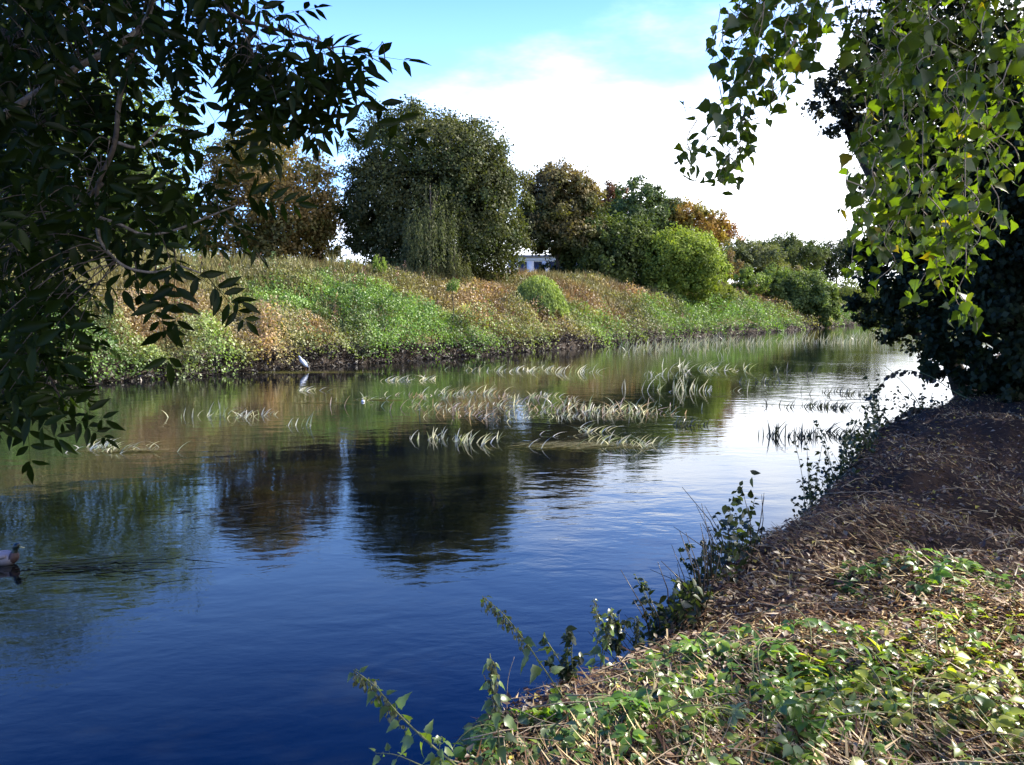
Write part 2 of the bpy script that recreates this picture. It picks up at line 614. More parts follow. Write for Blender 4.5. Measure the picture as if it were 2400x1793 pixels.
T_ASHLET = lens_leaf([0, .095, .15, .16, .12, .055, 0], [0, .14, .32, .5, .7, .87, 1.05], .35, .15, .05)
T_POPLAR = lens_leaf([.02, .33, .44, .46, .36, .25, .12, .05, 0], [0, .07, .2, .32, .48, .62, .78, .92, 1.1], .25, .22, .07)
T_OVATE = lens_leaf([0, .22, .33, .34, .27, .16, .07, 0], [0, .1, .26, .44, .62, .78, .9, 1.04], .35, .2, .1)
T_NETTLE = lens_leaf([0, .27, .31, .25, .2, .12, .07, 0], [0, .12, .27, .43, .58, .74, .87, 1.05], .3, .35, .14)
T_FOLD = (np.array([[0, 0, 0], [.3, .4, .12], [0, 1, -.1], [-.3, .4, .12], [0, .45, -.02]], float), [(0, 1, 2, 4), (0, 4, 2, 3)])
T_SMALL = lens_leaf([0, .26, .3, .16, 0], [0, .25, .5, .78, 1.0], .3, .15)


# ------------------------------------------------------------------ tree crowns
def lobe_world(l):
    px, py, D, rx, ry = l[:5]
    c = at(px, py, D)
    k = D / FPX
    ry_ = l[5] if len(l) > 5 else (rx + ry) / 2 * k
    return c, np.array([rx * k, ry_, ry * k])


def crown_arrays(lobes, n, size, colf, clump=.27, fill=.2, shell=(.78, 1.04), T=T_DIA, droop=0.0, per=80, weights=None, flat=0.0):
    size = size * 1.12
    W = [lobe_world(l) for l in lobes]
    areas = np.array([(w[1][0] * w[1][2] + w[1][0] * w[1][1]) for w in W])
    if weights is not None: areas = areas * np.array(weights)
    areas = areas / areas.sum()
    Ps, Ns, Cs = [], [], []
    for (c, r), fr in zip(W, areas):
        m = int(n * fr)
        nc = max(10, int(m / per))
        dirs = rdir(nc)
        bumps = .86 + .3 * vn(dirs[:, 0] * 2.2 + c[0], dirs[:, 1] * 2.2 + c[1], dirs[:, 2] * 2.2 + c[2], seed=3)
        rad_ = RNG.uniform(shell[0], shell[1], nc) * bumps
        inner = RNG.random(nc) < fill
        rad_ = np.where(inner, RNG.uniform(.2, .75, nc), rad_)
        cc = c + dirs * rad_[:, None] * r
        cr = clump * r.mean() * RNG.uniform(.55, 1.3, nc)
        which = RNG.integers(0, nc, m)
        off = rdir(m) * (RNG.random(m) ** .45)[:, None] * cr[which][:, None]
        off[:, 2] *= (1 - flat)
        p = cc[which] + off
        if droop:
            p[:, 2] -= RNG.random(m) * droop
        nn = unit(off / np.maximum(cr[which][:, None], 1e-6) + dirs[which] * 1.1 + rdir(m) * .6 + np.array([0, 0, .3]))
        Ps.append(p); Ns.append(nn)
        cb = RNG.uniform(.74, 1.24, nc)[which] * RNG.uniform(.84, 1.16, m)
        hn = RNG.random(nc)[which]
        Cs.append(colf(p, hn, c, r) * cb[:, None])
    P_ = np.concatenate(Ps); N_ = np.concatenate(Ns); C_ = np.concatenate(Cs)
    ax = rdir(len(P_)); ax[:, 2] -= (1.2 if droop else .35)
    R = basis(ax, N_)
    sz = size * RNG.uniform(.65, 1.3, len(P_))
    return scatter_arrays(T[0], T[1], P_, R, sz, C_)


def pal(c1, c2, k=1.0, top=None, topamt=0.0, seed=0, nsc=.35):
    c1 = np.array(c1); c2 = np.array(c2)

    def f(p, hn, c, r):
        w = np.clip((fbm(p[:, 0] * nsc, p[:, 1] * nsc, p[:, 2] * nsc, seed=seed, o=3) - .5) * 3.2 + .5 + (hn - .5) * .8, 0, 1)
        out = c1 * (1 - w[:, None]) + c2 * w[:, None]
        if top is not None:
            t = np.clip((p[:, 2] - c[2]) / max(r[2], .01) * .6 + .35 + (hn - .5) * .7, 0, 1)[:, None] * topamt
            out = out * (1 - t) + np.array(top) * t
        return out * k
    return f


def trunk_arrays(base, top, r0, r1, limbs=(), col=(1, 1, 1), seed=0):
    A = Acc()
    base = np.asarray(base, float); top = np.asarray(top, float)
    n = 9
    t = np.linspace(0, 1, n)[:, None]
    path = base * (1 - t) + top * t
    path[1:-1, :2] += (RNG.random((n - 2, 2)) - .5) * r0 * .8
    rr = r0 + (r1 - r0) * t[:, 0]; rr[0] *= 1.35
    A.add(*tube_arrays(path, rr, 9, col, .12))
    for (f, tgt) in limbs:
        s = path[int(f * (n - 1))]
        tgt = np.asarray(tgt, float)
        mid = (s + tgt) / 2 + np.array([0, 0, np.linalg.norm(tgt - s) * .12]) + (RNG.random(3) - .5) * .3
        lp = smooth_path([s, mid, tgt], 4)
        A.add(*tube_arrays(lp, np.linspace((r0 + (r1 - r0) * f) * .55, r1 * .35, len(lp)), 6, col, .1))
    return A


def D_at(px, a):
    ys = np.linspace(30, 330, 1500)
    P_ = np.stack([(px - 1200) / FPX * ys * 1.0 / cos(PITCH), ys], -1)
    d = dfar(P_)
    return float(ys[np.argmax(d > a)])


def tree(name, label, cat, lobes, n, size, colf, basepx=None, r0=.25, group=None, trunk=True, a=None, **kw):
    if a is not None:
        Dn = D_at(basepx[0] if basepx else lobes[0][0], a); dl = Dn - lobes[0][2]
        size = size * (Dn / lobes[0][2]) ** .8
        lobes = [(l[0], l[1], l[2] + dl) + tuple(l[3:]) for l in lobes]
        if basepx: basepx = (basepx[0], Dn)
    c0, rr0 = lobe_world(lobes[0])
    if basepx is None: basepx = (lobes[0][0], lobes[0][2])
    bx = at(basepx[0], 700, basepx[1]); b = np.array([bx[0], bx[1], 0.0]); b[2] = gz(b[None])[0]
    o = empty(name, b, label, cat, group)
    A = Acc(); A.add(*crown_arrays(lobes, n, size, colf, **kw))
    A.build("crown" if trunk else "foliage", M_FAR, o)
    if trunk:
        limbs = []
        for l in lobes[:7]:
            c, r = lobe_world(l)
            limbs.append((RNG.uniform(.35, .8), c + (RNG.random(3) - .5) * r * .5))
        b2 = b.copy(); b2[2] -= .2
        T = trunk_arrays(b2, c0 + np.array([0, 0, rr0[2] * .4]), r0, r0 * .3, limbs)
        T.build("trunk", M_BARK, o, smooth=True)
    return o


# far bank trees, from left to right
G_TREES = "trees along the far bank"
tree("broadleaf_tree", "bright green tree beyond the far bank, glimpsed through the ash leaves at top left", "tree",
     [(300, 400, 74, 170, 215), (200, 500, 73, 190, 160), (420, 510, 76, 60, 105), (90, 310, 78, 230, 280), (-80, 380, 74, 220, 300), (300, 560, 74, 200, 90), (-330, 400, 76, 220, 260), (40, 550, 72, 260, 90)],
     74000, .3, pal((.075, .11, .025), (.16, .22, .045), seed=1, nsc=.16), (300, 78), .3, G_TREES)
tree("chestnut_tree", "chestnut tree with rusty brown autumn leaves left of the great dark dome tree", "tree",
     [(640, 450, 74, 135, 140), (600, 380, 74, 100, 85), (560, 420, 75, 80, 90), (690, 470, 74, 95, 120), (640, 560, 73, 140, 75), (740, 450, 75, 50, 90), (560, 540, 74, 90, 90)],
     34000, .24, pal((.11, .115, .035), (.21, .135, .045), top=(.23, .155, .06), topamt=.45, seed=2), (640, 74), .35, G_TREES)
tree("dark_leaved_tree", "dark purple-green tree with low boughs between the chestnut and the dome tree", "tree",
     [(752, 500, 82, 48, 95), (735, 570, 82, 58, 58), (700, 600, 84, 60, 40), (770, 600, 84, 36, 32)],
     9000, .24, pal((.035, .045, .02), (.075, .05, .03), seed=3), (745, 82), .22, G_TREES)
tree("dome_tree", "great dome-crowned olive green tree, the tallest on the far bank", "tree",
     [(1010, 440, 75, 185, 170), (985, 365, 75, 120, 108), (1060, 400, 74, 120, 110), (930, 500, 75, 115, 130), (1100, 500, 73, 118, 135), (1165, 500, 75, 75, 120),
      (890, 420, 76, 85, 120), (1020, 570, 73, 160, 80), (900, 560, 76, 90, 70), (1150, 585, 74, 85, 65), (1115, 420, 74, 95, 95), (870, 500, 76, 60, 90)],
     125000, .215, pal((.042, .066, .023), (.082, .09, .032), top=(.11, .10, .04), topamt=.28, seed=4, nsc=.22), (1010, 75), .5, G_TREES, clump=.2, shell=(.86, 1.02), fill=.12)


def weeping(name, label, cat, px, top, bot, D, wpx, n, size, c1, c2, group=None, stemr=.12, mound=False, a=None):
    if a is not None: D = D_at(px, a)
    k = D / FPX
    b = at(px, 700, D); b[2] = gz(b[None])[0]
    o = empty(name, b, label, cat, group)
    ztop = at(px, top, D)[2]; zb = at(px, bot, D)[2]
    ns = n // 26
    az = RNG.uniform(0, 2 * pi, ns); rr = np.sqrt(RNG.random(ns)) * wpx * k
    Hh = (ztop - zb)
    P_, A_ = [], []
    for a, r in zip(az, rr):
        q = r / (wpx * k)
        zs = zb + Hh * (np.sqrt(max(1 - q * q, 0)) if mound else RNG.uniform(.45, 1.0) * (1 - .35 * q * q))
        ln_ = (zs - zb) * RNG.uniform(.35, .95)
        t = RNG.random(26) ** .8
        x = b[0] + cos(a) * (r + t * .12 * wpx * k) + RNG.normal(0, .05, 26)
        y = b[1] + sin(a) * (r * .9 + t * .12 * wpx * k) + RNG.normal(0, .05, 26)
        P_.append(np.stack([x, y, zs - t * ln_], -1))
        A_.append(np.tile([cos(a) * .35, sin(a) * .35, -1.0], (26, 1)))
    P_ = np.concatenate(P_); A_ = np.concatenate(A_) + RNG.normal(0, .35, (len(P_), 3))
    R = basis(A_, rdir(len(P_)) + np.array([0, 0, .2]))
    w = np.repeat(RNG.random(ns), 26)[:, None]
    C_ = (np.array(c1) * (1 - w) + np.array(c2) * w) * RNG.uniform(.7, 1.3, (len(P_), 1))
    sc = np.stack([size * .55 * np.ones(len(P_)), size * RNG.uniform(.8, 1.5, len(P_)), size * np.ones(len(P_))], -1)
    A = Acc(); A.scat(T_DIA[0], T_DIA[1], P_, R, sc, C_)
    A.build("crown", M_FAR, o)
    T = trunk_arrays(b - np.array([0, 0, .2]), np.array([b[0], b[1], zb + Hh * .85]), stemr, stemr * .3,
                     [(RNG.uniform(.4, .9), np.array([b[0] + RNG.normal(0, .3) * wpx * k, b[1] + RNG.normal(0, .3) * wpx * k, zb + Hh * .8])) for _ in range(4)])
    T.build("trunk", M_BARK, o, smooth=True)
    return o


weeping("weeping_birch", "slender weeping pale green tree standing against the great dome tree", "tree", 1010, 395, 655, 68, 62, 7000, .16, (.085, .105, .04), (.125, .135, .06), G_TREES)
weeping("weeping_shrub", "drooping grey-green shrub at the foot of the weeping tree", "shrub", 1065, 560, 668, 68, 40, 2500, .15, (.08, .09, .035), (.12, .12, .05))
tree("brown_topped_tree", "tree with russet brown top and visible trunk right of the dome tree", "tree",
     [(1305, 470, 80, 85, 75), (1320, 430, 80, 60, 45), (1285, 460, 80, 55, 55), (1375, 480, 81, 50, 55), (1270, 540, 80, 65, 60), (1340, 550, 80, 75, 55), (1250, 500, 81, 40, 50)],
     34000, .25, pal((.05, .07, .026), (.09, .095, .035), top=(.25, .17, .075), topamt=.7, seed=6), (1308, 80), .3, G_TREES, a=18)
tree("red_leaved_tree", "tree with dark red leaves peeping behind the green round tree", "tree",
     [(1420, 475, 96, 42, 45), (1450, 470, 97, 40, 38), (1440, 520, 96, 50, 60)],
     7000, .24, pal((.17, .06, .035), (.12, .07, .035), seed=7), (1430, 96), .25, G_TREES, a=34)
tree("sycamore_tree", "round mid green tree with a clotted crown behind the lime bush", "tree",
     [(1500, 495, 90, 68, 65), (1475, 520, 89, 62, 60), (1545, 515, 91, 48, 55), (1510, 550, 90, 80, 55)],
     24000, .26, pal((.055, .09, .03), (.09, .125, .045), seed=8), (1505, 90), .3, G_TREES, clump=.22, a=24)
tree("olive_green_tree", "dull olive tree crown showing above the orange tree", "tree",
     [(1585, 500, 104, 38, 35), (1570, 520, 103, 40, 45)], 5000, .25, pal((.07, .085, .03), (.10, .09, .035), seed=9), (1580, 104), .22, G_TREES, a=34)
tree("orange_maple", "orange and yellow autumn tree right of the green round tree", "tree",
     [(1605, 512, 100, 52, 40), (1645, 535, 99, 58, 42), (1580, 540, 100, 40, 35), (1600, 565, 99, 60, 40)],
     18000, .26, pal((.24, .21, .045), (.30, .17, .04), seed=10), (1610, 100), .22, G_TREES, a=19)
tree("red_maple", "small tree with thin red and orange leaves beside the orange one", "tree",
     [(1688, 535, 100, 33, 38), (1700, 565, 100, 35, 38), (1665, 560, 99, 36, 40)],
     5500, .23, pal((.28, .17, .06), (.25, .11, .055), seed=11), (1688, 100), .16, G_TREES, fill=.3, a=26)
tree("dark_bushy_tree", "broad dark green bushy tree on the crest left of the lime bush", "tree",
     [(1400, 575, 74, 95, 62), (1460, 570, 73, 80, 60), (1360, 555, 74, 70, 52), (1430, 620, 72, 95, 48), (1500, 600, 73, 50, 50), (1330, 600, 74, 40, 38)],
     36000, .23, pal((.05, .075, .022), (.11, .14, .035), seed=12), (1420, 74), .2, G_TREES, a=14)
tree("lime_bush", "big rounded lime green bush on the crest, brightest on its upper right", "bush",
     [(1590, 600, 70, 88, 62), (1625, 620, 69, 70, 62), (1555, 620, 70, 60, 60), (1650, 650, 69, 42, 45), (1560, 660, 70, 60, 40), (1610, 590, 70, 75, 50), (1620, 675, 69, 55, 35), (1535, 640, 70, 34, 40), (1685, 625, 70, 26, 30), (1570, 575, 70, 40, 28)],
     36000, .19, pal((.12, .17, .03), (.23, .29, .05), top=(.32, .38, .065), topamt=.6, seed=13, nsc=.5), (1595, 70), .16, a=6)
tree("yellow_green_sapling", "small yellow-green sapling with thin stems below the lime bush", "sapling",
     [(1680, 660, 66, 36, 40), (1665, 690, 66, 34, 30), (1700, 680, 66, 28, 34)],
     3600, .15, pal((.20, .23, .05), (.27, .30, .07), seed=14), (1670, 66), .07, a=4.2)
tree("green_bush", "small rounded green bush alone on the tan grass slope", "bush",
     [(1762, 662, 84, 36, 32), (1745, 650, 84, 24, 24), (1740, 675, 84, 25, 20)], 4200, .17, pal((.12, .17, .04), (.17, .23, .05), seed=15), (1760, 84), .07, a=7.4)
tree("grey_willow", "loose grey-green willow behind the small round bush", "tree",
     [(1745, 605, 104, 55, 42), (1790, 620, 103, 50, 42), (1720, 620, 100, 38, 36)], 18000, .24, pal((.10, .125, .05), (.16, .17, .08), seed=16), (1750, 104), .12, G_TREES, a=16)
tree("red_brown_shrub", "red brown shrub between the lime bush and the grey willow", "shrub",
     [(1705, 620, 98, 38, 30), (1690, 645, 96, 28, 28)], 3500, .2, pal((.22, .09, .05), (.15, .11, .05), seed=17), (1700, 98), .08, a=12)
tree("russet_shrub", "russet topped shrub above the long dark bush", "shrub",
     [(1825, 640, 110, 50, 22), (1860, 655, 108, 40, 22)], 9000, .24, pal((.17, .13, .055), (.12, .13, .045), seed=18), (1840, 110), .08, a=14)
tree("distant_oak", "dark green round crown on the skyline behind the far bushes", "tree",
     [(1835, 590, 150, 60, 38), (1880, 600, 150, 55, 40), (1800, 605, 150, 40, 30)], 16000, .36, pal((.06, .085, .03), (.10, .12, .04), seed=19), (1840, 150), .3, G_TREES, a=60)
tree("distant_tree", "farthest dark tree on the skyline, half behind the overhanging branches", "tree",
     [(1960, 605, 160, 60, 40), (2020, 600, 160, 60, 50), (1920, 625, 158, 45, 35)], 13000, .38, pal((.04, .055, .025), (.07, .085, .035), seed=20), (1960, 160), .3, G_TREES, a=75)
tree("long_green_bush", "long dark green bush sloping down to the water at the bend", "bush",
     [(1880, 680, 100, 68, 42), (1830, 670, 100, 55, 38), (1920, 710, 98, 42, 45), (1860, 710, 99, 55, 35), (1940, 735, 97, 26, 30)],
     30000, .22, pal((.07, .10, .03), (.14, .19, .05), top=(.18, .24, .07), topamt=.6, seed=21), (1880, 100), .12, a=2.6)
tree("pale_willow_bush", "pale yellow-green bush at the water's edge on the far bend", "bush",
     [(2000, 690, 122, 62, 36), (2060, 700, 124, 50, 34), (1975, 720, 120, 40, 32), (2110, 700, 126, 60, 40)],
     15000, .26, pal((.13, .16, .045), (.22, .24, .07), seed=22), (2010, 122), .1, a=5)
tree("low_bend_bush", "low bright bush on the waterline just beyond the long dark bush", "bush",
     [(2010, 742, 128, 30, 18), (2050, 742, 130, 34, 18), (1975, 745, 126, 25, 14)], 3800, .22, pal((.18, .22, .05), (.24, .26, .06), seed=23), (2020, 128), .06, a=0.9)
weeping("mound_bush", "mound of pale trailing foliage halfway up the grassy bank", "bush", 1262, 642, 738, 57, 64, 17000, .18, (.17, .24, .06), (.34, .40, .13), mound=True, a=3.6, stemr=.06)
weeping("green_shoot", "thin bright green shoot on the crest in the gap left of the dome tree", "sapling", 890, 585, 640, 62, 13, 900, .14, (.18, .25, .05), (.22, .30, .06), stemr=.04)
weeping("small_green_shoot", "short bright shoot on the crest at the foot of the dome tree", "sapling", 1062, 640, 684, 58, 12, 600, .13, (.15, .22, .05), (.18, .26, .06), stemr=.04)
tree("wine_red_bush", "low wine red bush on the crest left of the pole gap", "bush",
     [(735, 628, 78, 40, 14), (775, 632, 78, 25, 10)], 2200, .18, pal((.09, .03, .025), (.12, .06, .035), seed=24), (745, 78), .06)
tree("clipped_bush", "low dark round bush on the crest right of the poles", "bush",
     [(858, 630, 80, 26, 14)], 1500, .18, pal((.035, .045, .025), (.05, .06, .03), seed=25), (858, 80), .06)
tree("hedge_bush", "dark hedge bush under the brown topped tree in front of the white building", "bush",
     [(1310, 632, 84, 50, 20), (1370, 634, 84, 45, 18), (1440, 636, 84, 45, 18)], 7000, .18, pal((.03, .042, .02), (.05, .065, .03), seed=26), (1330, 84), .06, a=17)

# ------------------------------------------------------------------ far building and poles
M_WALL = plain_mat("white painted wall", (.72, .74, .78), .7, 1.5, .08)
M_GLASSD = plain_mat("dark window glass", (.03, .04, .07), .12, 3, .1)
M_FRAME = plain_mat("white window frame", (.8, .8, .8), .5, 5, .04)
M_ROOF = plain_mat("grey flat roof", (.22, .22, .24), .8, 2, .1)
M_POLE = plain_mat("galvanised pole", (.38, .38, .4), .5, 6, .1)


def box_arrays(x0, x1, y0, y1, z0, z1):
    V = np.array([[x, y, z] for z in (z0, z1) for y in (y0, y1) for x in (x0, x1)], float)
    F = [(0, 2, 3, 1), (4, 5, 7, 6), (0, 1, 5, 4), (2, 6, 7, 3), (0, 4, 6, 2), (1, 3, 7, 5)]
    L, S = faces_arrays(F)
    return V, L, S, np.ones((8, 3))


def boxes(name, mat, parent, bl, kind=None):
    A = Acc()
    for b in bl: A.add(*box_arrays(*b))
    return A.build(name, mat, parent, kind)


DB = 138.0
bx0 = at(1190, 650, DB)[0]; bx1 = at(1530, 650, DB)[0]
zg = gz(np.array([[bx0, DB]]))[0]
bld = empty("white_building", ((bx0 + bx1) / 2, DB, zg), "low white building with tall windows seen under the trees right of the dome tree", "building")
ztop = at(1300, 598, DB)[2]
wins = []
xw = bx0 + 1.6
while xw + 1.6 < bx1 - .4:
    wins.append((xw, xw + 1.45)); xw += 2.35
# wall piers between openings, plinth and lintel
wl = [(bx0, bx1, DB, DB + .3, zg - .3, zg + .6), (bx0, bx1, DB, DB + .3, ztop - .9, ztop - .3)]
px_ = bx0
for a, b in wins:
    wl.append((px_, a, DB, DB + .3, zg + .6, ztop - .9)); px_ = b
wl.append((px_, bx1, DB, DB + .3, zg + .6, ztop - .9))
wl += [(bx0, bx0 + .3, DB + .3, DB + 9, zg - .3, ztop - .3), (bx1 - .3, bx1, DB + .3, DB + 9, zg - .3, ztop - .3), (bx0, bx1, DB + 9, DB + 9.3, zg - .3, ztop - .3)]
boxes("wall", M_WALL, bld, wl)
boxes("roof", M_ROOF, bld, [(bx0 - .3, bx1 + .3, DB - .4, DB + 9.7, ztop - .3, ztop)])
for a, b in wins:
    z0, z1 = zg + .6, ztop - .9
    f = boxes("window", M_FRAME, bld, [(a, a + .1, DB + .06, DB + .16, z0, z1), (b - .1, b, DB + .06, DB + .16, z0, z1), (a + .1, b - .1, DB + .06, DB + .16, z1 - .1, z1),
                                       (a + .1, b - .1, DB + .06, DB + .16, z0, z0 + .1), (a + .1, b - .1, DB + .07, DB + .15, z0 + .95, z0 + 1.03)])
    boxes("pane", M_GLASSD, f, [(a + .1, b - .1, DB + .1, DB + .12, z0 + .1, z0 + .95), (a + .1, b - .1, DB + .1, DB + .12, z0 + 1.03, z1 - .1)])

for k, (px, top, r, lab) in enumerate([(779, 588, .07, "thin grey pole farthest left in the sky gap left of the dome tree"), (785, 592, .05, "thinner short pole just right of the leftmost pole in the sky gap"),
                                       (803, 600, .10, "stout white pole in the middle of the sky gap"), (832, 586, .05, "thin pale pole left of the pair near the dome tree"),
                                       (837, 586, .08, "thin darker pole right of the pair near the dome tree")]):
    D = 96 + k * 3
    b = at(px, 650, D); b[2] = gz(b[None])[0]
    o = empty("lamp_post", b, lab, "pole", "poles beyond the crest")
    tp = at(px, top, D)
    A = Acc(); A.add(*tube_arrays([b - [0, 0, .2], (b + tp) / 2, tp], [r * 1.2, r, r * .8], 8)); A.build("pole", M_POLE if k != 2 else M_FRAME, o, smooth=True)
    A = Acc(); A.add(*tube_arrays([tp, tp + [.25, 0, .12], tp + [.6, 0, .14]], [r * .8, r * .9, r * 1.1], 6)); A.build("lamp_head", M_POLE, o)
cb = at(817, 650, 92); cb[2] = gz(cb[None])[0]
o = empty("conifer", cb, "tiny dark cone shaped conifer on the crest in the pole gap", "tree")
A = Acc()
zt = at(817, 612, 92)[2]; m = 1500
t = RNG.random(m); hh = zt - cb[2]
a_ = RNG.uniform(0, 2 * pi, m); r_ = (1 - t) * .9 * RNG.uniform(.5, 1, m)
pp = np.stack([cb[0] + np.cos(a_) * r_, cb[1] + np.sin(a_) * r_, cb[2] + .2 + t * hh], -1)
A.scat(T_DIA[0], T_DIA[1], pp, basis(np.stack([np.cos(a_), np.sin(a_), -np.ones(m) * .5], -1), rdir(m)), .22, np.tile([.035, .045, .03], (m, 1)) * RNG.uniform(.7, 1.3, (m, 1)))
A.build("crown", M_FAR, o)
A = Acc(); A.add(*tube_arrays([cb - [0, 0, .1], cb + [0, 0, hh * .8]], [.1, .04], 6)); A.build("trunk", M_BARK, o)

# ------------------------------------------------------------------ far bank cover
pts_brown = hit([1180, 1120, 1260, 1400, 1350, 1820, 1770, 1880, 420, 340, 600, 730, 1210, 1480, 960], [700, 735, 745, 730, 700, 715, 700, 735, 720, 780, 800, 780, 660, 690, 640])
r_brown = np.array([3.8, 3.2, 3.4, 3.4, 2.6, 6.5, 4.5, 5, 2.2, 2.0, 2.0, 1.6, 2.4, 3, 2.5])
pts_green = hit([700, 900, 1000, 800, 1330, 1600, 1700, 520, 850, 1100, 300, 640, 1250, 1450, 1800], [720, 720, 790, 690, 690, 760, 760, 770, 780, 790, 850, 800, 800, 780, 755])
r_green = np.array([3.2, 4.5, 3, 3, 2.4, 3, 3.2, 2.2, 3, 2.8, 2.4, 2.4, 2.5, 2.4, 3])


def blob(P, C, r):
    s = np.zeros(len(P))
    for c, q in zip(C, r):
        s = np.maximum(s, np.exp(-((P[:, 0] - c[0]) ** 2 + (P[:, 1] - c[1]) ** 2) / (q * q)))
    return s


def sample_far(n, amin, amax, rmin=30, rmax=230):
    out = []
    tot = 0
    while tot < n:
        a = np.radians(RNG.uniform(-36, 36, n * 2)); r = np.exp(RNG.uniform(math.log(rmin), math.log(rmax), n * 2))
        P = np.stack([np.sin(a) * r, np.cos(a) * r], -1)
        d = dfar(P)
        k = (d > amin) & (d < amax)
        P = P[k]; out.append(np.column_stack([P, d[k]])); tot += len(P)
    return np.concatenate(out)[:n]


def herb_height(x, y, d):
    c = fbm(x * .8, y * .8, seed=71, o=3)
    low_ = np.clip((6.5 - d) / 5, 0, 1)
    m = np.clip(fbm(x * .5, y * .5, seed=77, o=2) - .42, 0, 1) * 3.6
    tuft = vn(x * 1.3, y * 1.3, seed=78) ** 2
    return .12 + np.clip(c - .35, 0, 1) * (.9 + 1.9 * low_) + .12 * vn(x * 3, y * 3, seed=75) + m * (.45 + .75 * low_) + tuft * .35


S = sample_far(340000, .12, 14.5)
x, y, d = S.T
P2 = S[:, :2]
z0 = gz(P2)
hh = herb_height(x, y, d)
u = RNG.random(len(S)) ** .6
br = blob(P2, pts_brown, r_brown); grn = blob(P2, pts_green, r_green)
nz = fbm(x * .55, y * .55, seed=81, o=4); nz2 = fbm(x * .16, y * .16, seed=82, o=3); nz3 = vn(x * 1.6, y * 1.6, seed=83)
green_amt = np.clip((4.6 - d) / 3.2 + (nz - .5) * 2.6 + (nz2 - .5) * 1.6 + .74 + grn * .9 - br * 1.6, 0, 1)
keep = RNG.random(len(S)) < (.34 + .66 * green_amt) * np.clip((d - .15) / .5 + .25, 0, 1)
over = np.clip((1.6 - d) / 1.5, 0, 1)
cG1 = np.array([.055, .115, .022]); cG2 = np.array([.135, .205, .045]); cO = np.array([.155, .15, .05]); cB = np.array([.25, .125, .07]); cT = np.array([.30, .235, .14])
w = np.clip(nz3 * 1.2 - .1, 0, 1)[:, None]
C = cG1 * (1 - w) + cG2 * w
olive = np.clip((1 - green_amt) * 1.3, 0, 1)[:, None]
C = C * (1 - olive) + (cO * (1 - .3 * w)) * olive
C = C * (1 - br[:, None]) + (cB * (1 - w) + cT * w) * br[:, None]
mott = np.clip(.05 + 1.75 * fbm(x * .9, y * .9, seed=85, o=3), .25, 2)[:, None] * (.6 + .7 * vn(x * .3, y * .3, seed=86))[:, None]
C = C * 1.35 * mott * RNG.uniform(.7, 1.3, (len(S), 1))
pos = np.column_stack([x, y, z0 + hh * u])
# overhang towards the water at the toe
gxn = (dfar(P2 + [.1, 0]) - d) / .1; gyn = (dfar(P2 + [0, .1]) - d) / .1
ov2 = over * np.clip(vn(x * .6, y * .6, seed=88) * 1.8 - .35, 0, 1)
pos[:, 0] -= gxn * (over * .4 + ov2 * .8); pos[:, 1] -= gyn * (over * .4 + ov2 * .8)
pos[:, 2] -= ov2 * .6
dist = np.hypot(x, y)
sz = (.07 + dist * .0010) * RNG.uniform(.7, 1.5, len(S))
nr_ = unit(rdir(len(S)) * .8 + np.stack([-gxn * .5, -gyn * .5, np.full(len(S), .75)], -1))
ax = rdir(len(S)); ax[:, 2] -= .1
A = Acc(); A.scat(T_DIA[0], T_DIA[1], pos[keep], basis(ax, nr_)[keep], sz[keep], C[keep])
tag(A.build("bank_weeds", M_HERB, kind="stuff"), "green nettles and low weeds covering the slope of the far bank", "weeds")

# grasses and seed heads
S = sample_far(105000, 1.0, 16.0)
x, y, d = S.T; P2 = S[:, :2]
br = blob(P2, pts_brown, r_brown); grn = blob(P2, pts_green, r_green)
nz = fbm(x * .5, y * .5, seed=91, o=4)
ga = np.clip((d - 2.5) / 6 + (nz - .5) * 2.5 + br * 1.0 - grn * .5, 0, 1)
keep = RNG.random(len(S)) < .15 + .85 * ga
S = S[keep]; x, y, d = S.T; br = br[keep]; nz = nz[keep]
z0 = gz(S[:, :2])
ax = np.stack([RNG.normal(.12, .3, len(S)), RNG.normal(0, .3, len(S)), np.ones(len(S))], -1)
dist = np.hypot(x, y)
L_ = RNG.uniform(.3, .85, len(S)) * (1 + .35 * (d > 10)) * (.7 + .8 * vn(x * .8, y * .8, seed=96))
W_ = (.014 + .00045 * dist) * RNG.uniform(.7, 1.4, len(S))
cA = np.array([.17, .175, .06]); cBb = np.array([.26, .195, .10]); cR = np.array([.30, .14, .08])
w = RNG.random((len(S), 1)); C = cA * (1 - w) + cBb * w
C = C * (1 - br[:, None]) + (cR * (1 - w) + cBb * w * 1.1) * br[:, None]
C = C * np.array([1.02, 1.08, .80]) * (.55 + .9 * fbm(x * .9, y * .9, seed=97, o=3))[:, None] * RNG.uniform(.65, 1.3, (len(S), 1))
A = Acc(); A.scat(T_BLADE[0], T_BLADE[1], np.column_stack([x, y, z0 - .02]), basis(ax, rdir(len(S)) * [1, 1, .2]), np.stack([W_ * 2, L_, L_], -1), C)
tag(A.build("bank_grass", M_DRY, kind="stuff"), "tan and reddish dry grass along the crest and slope of the far bank", "grass")

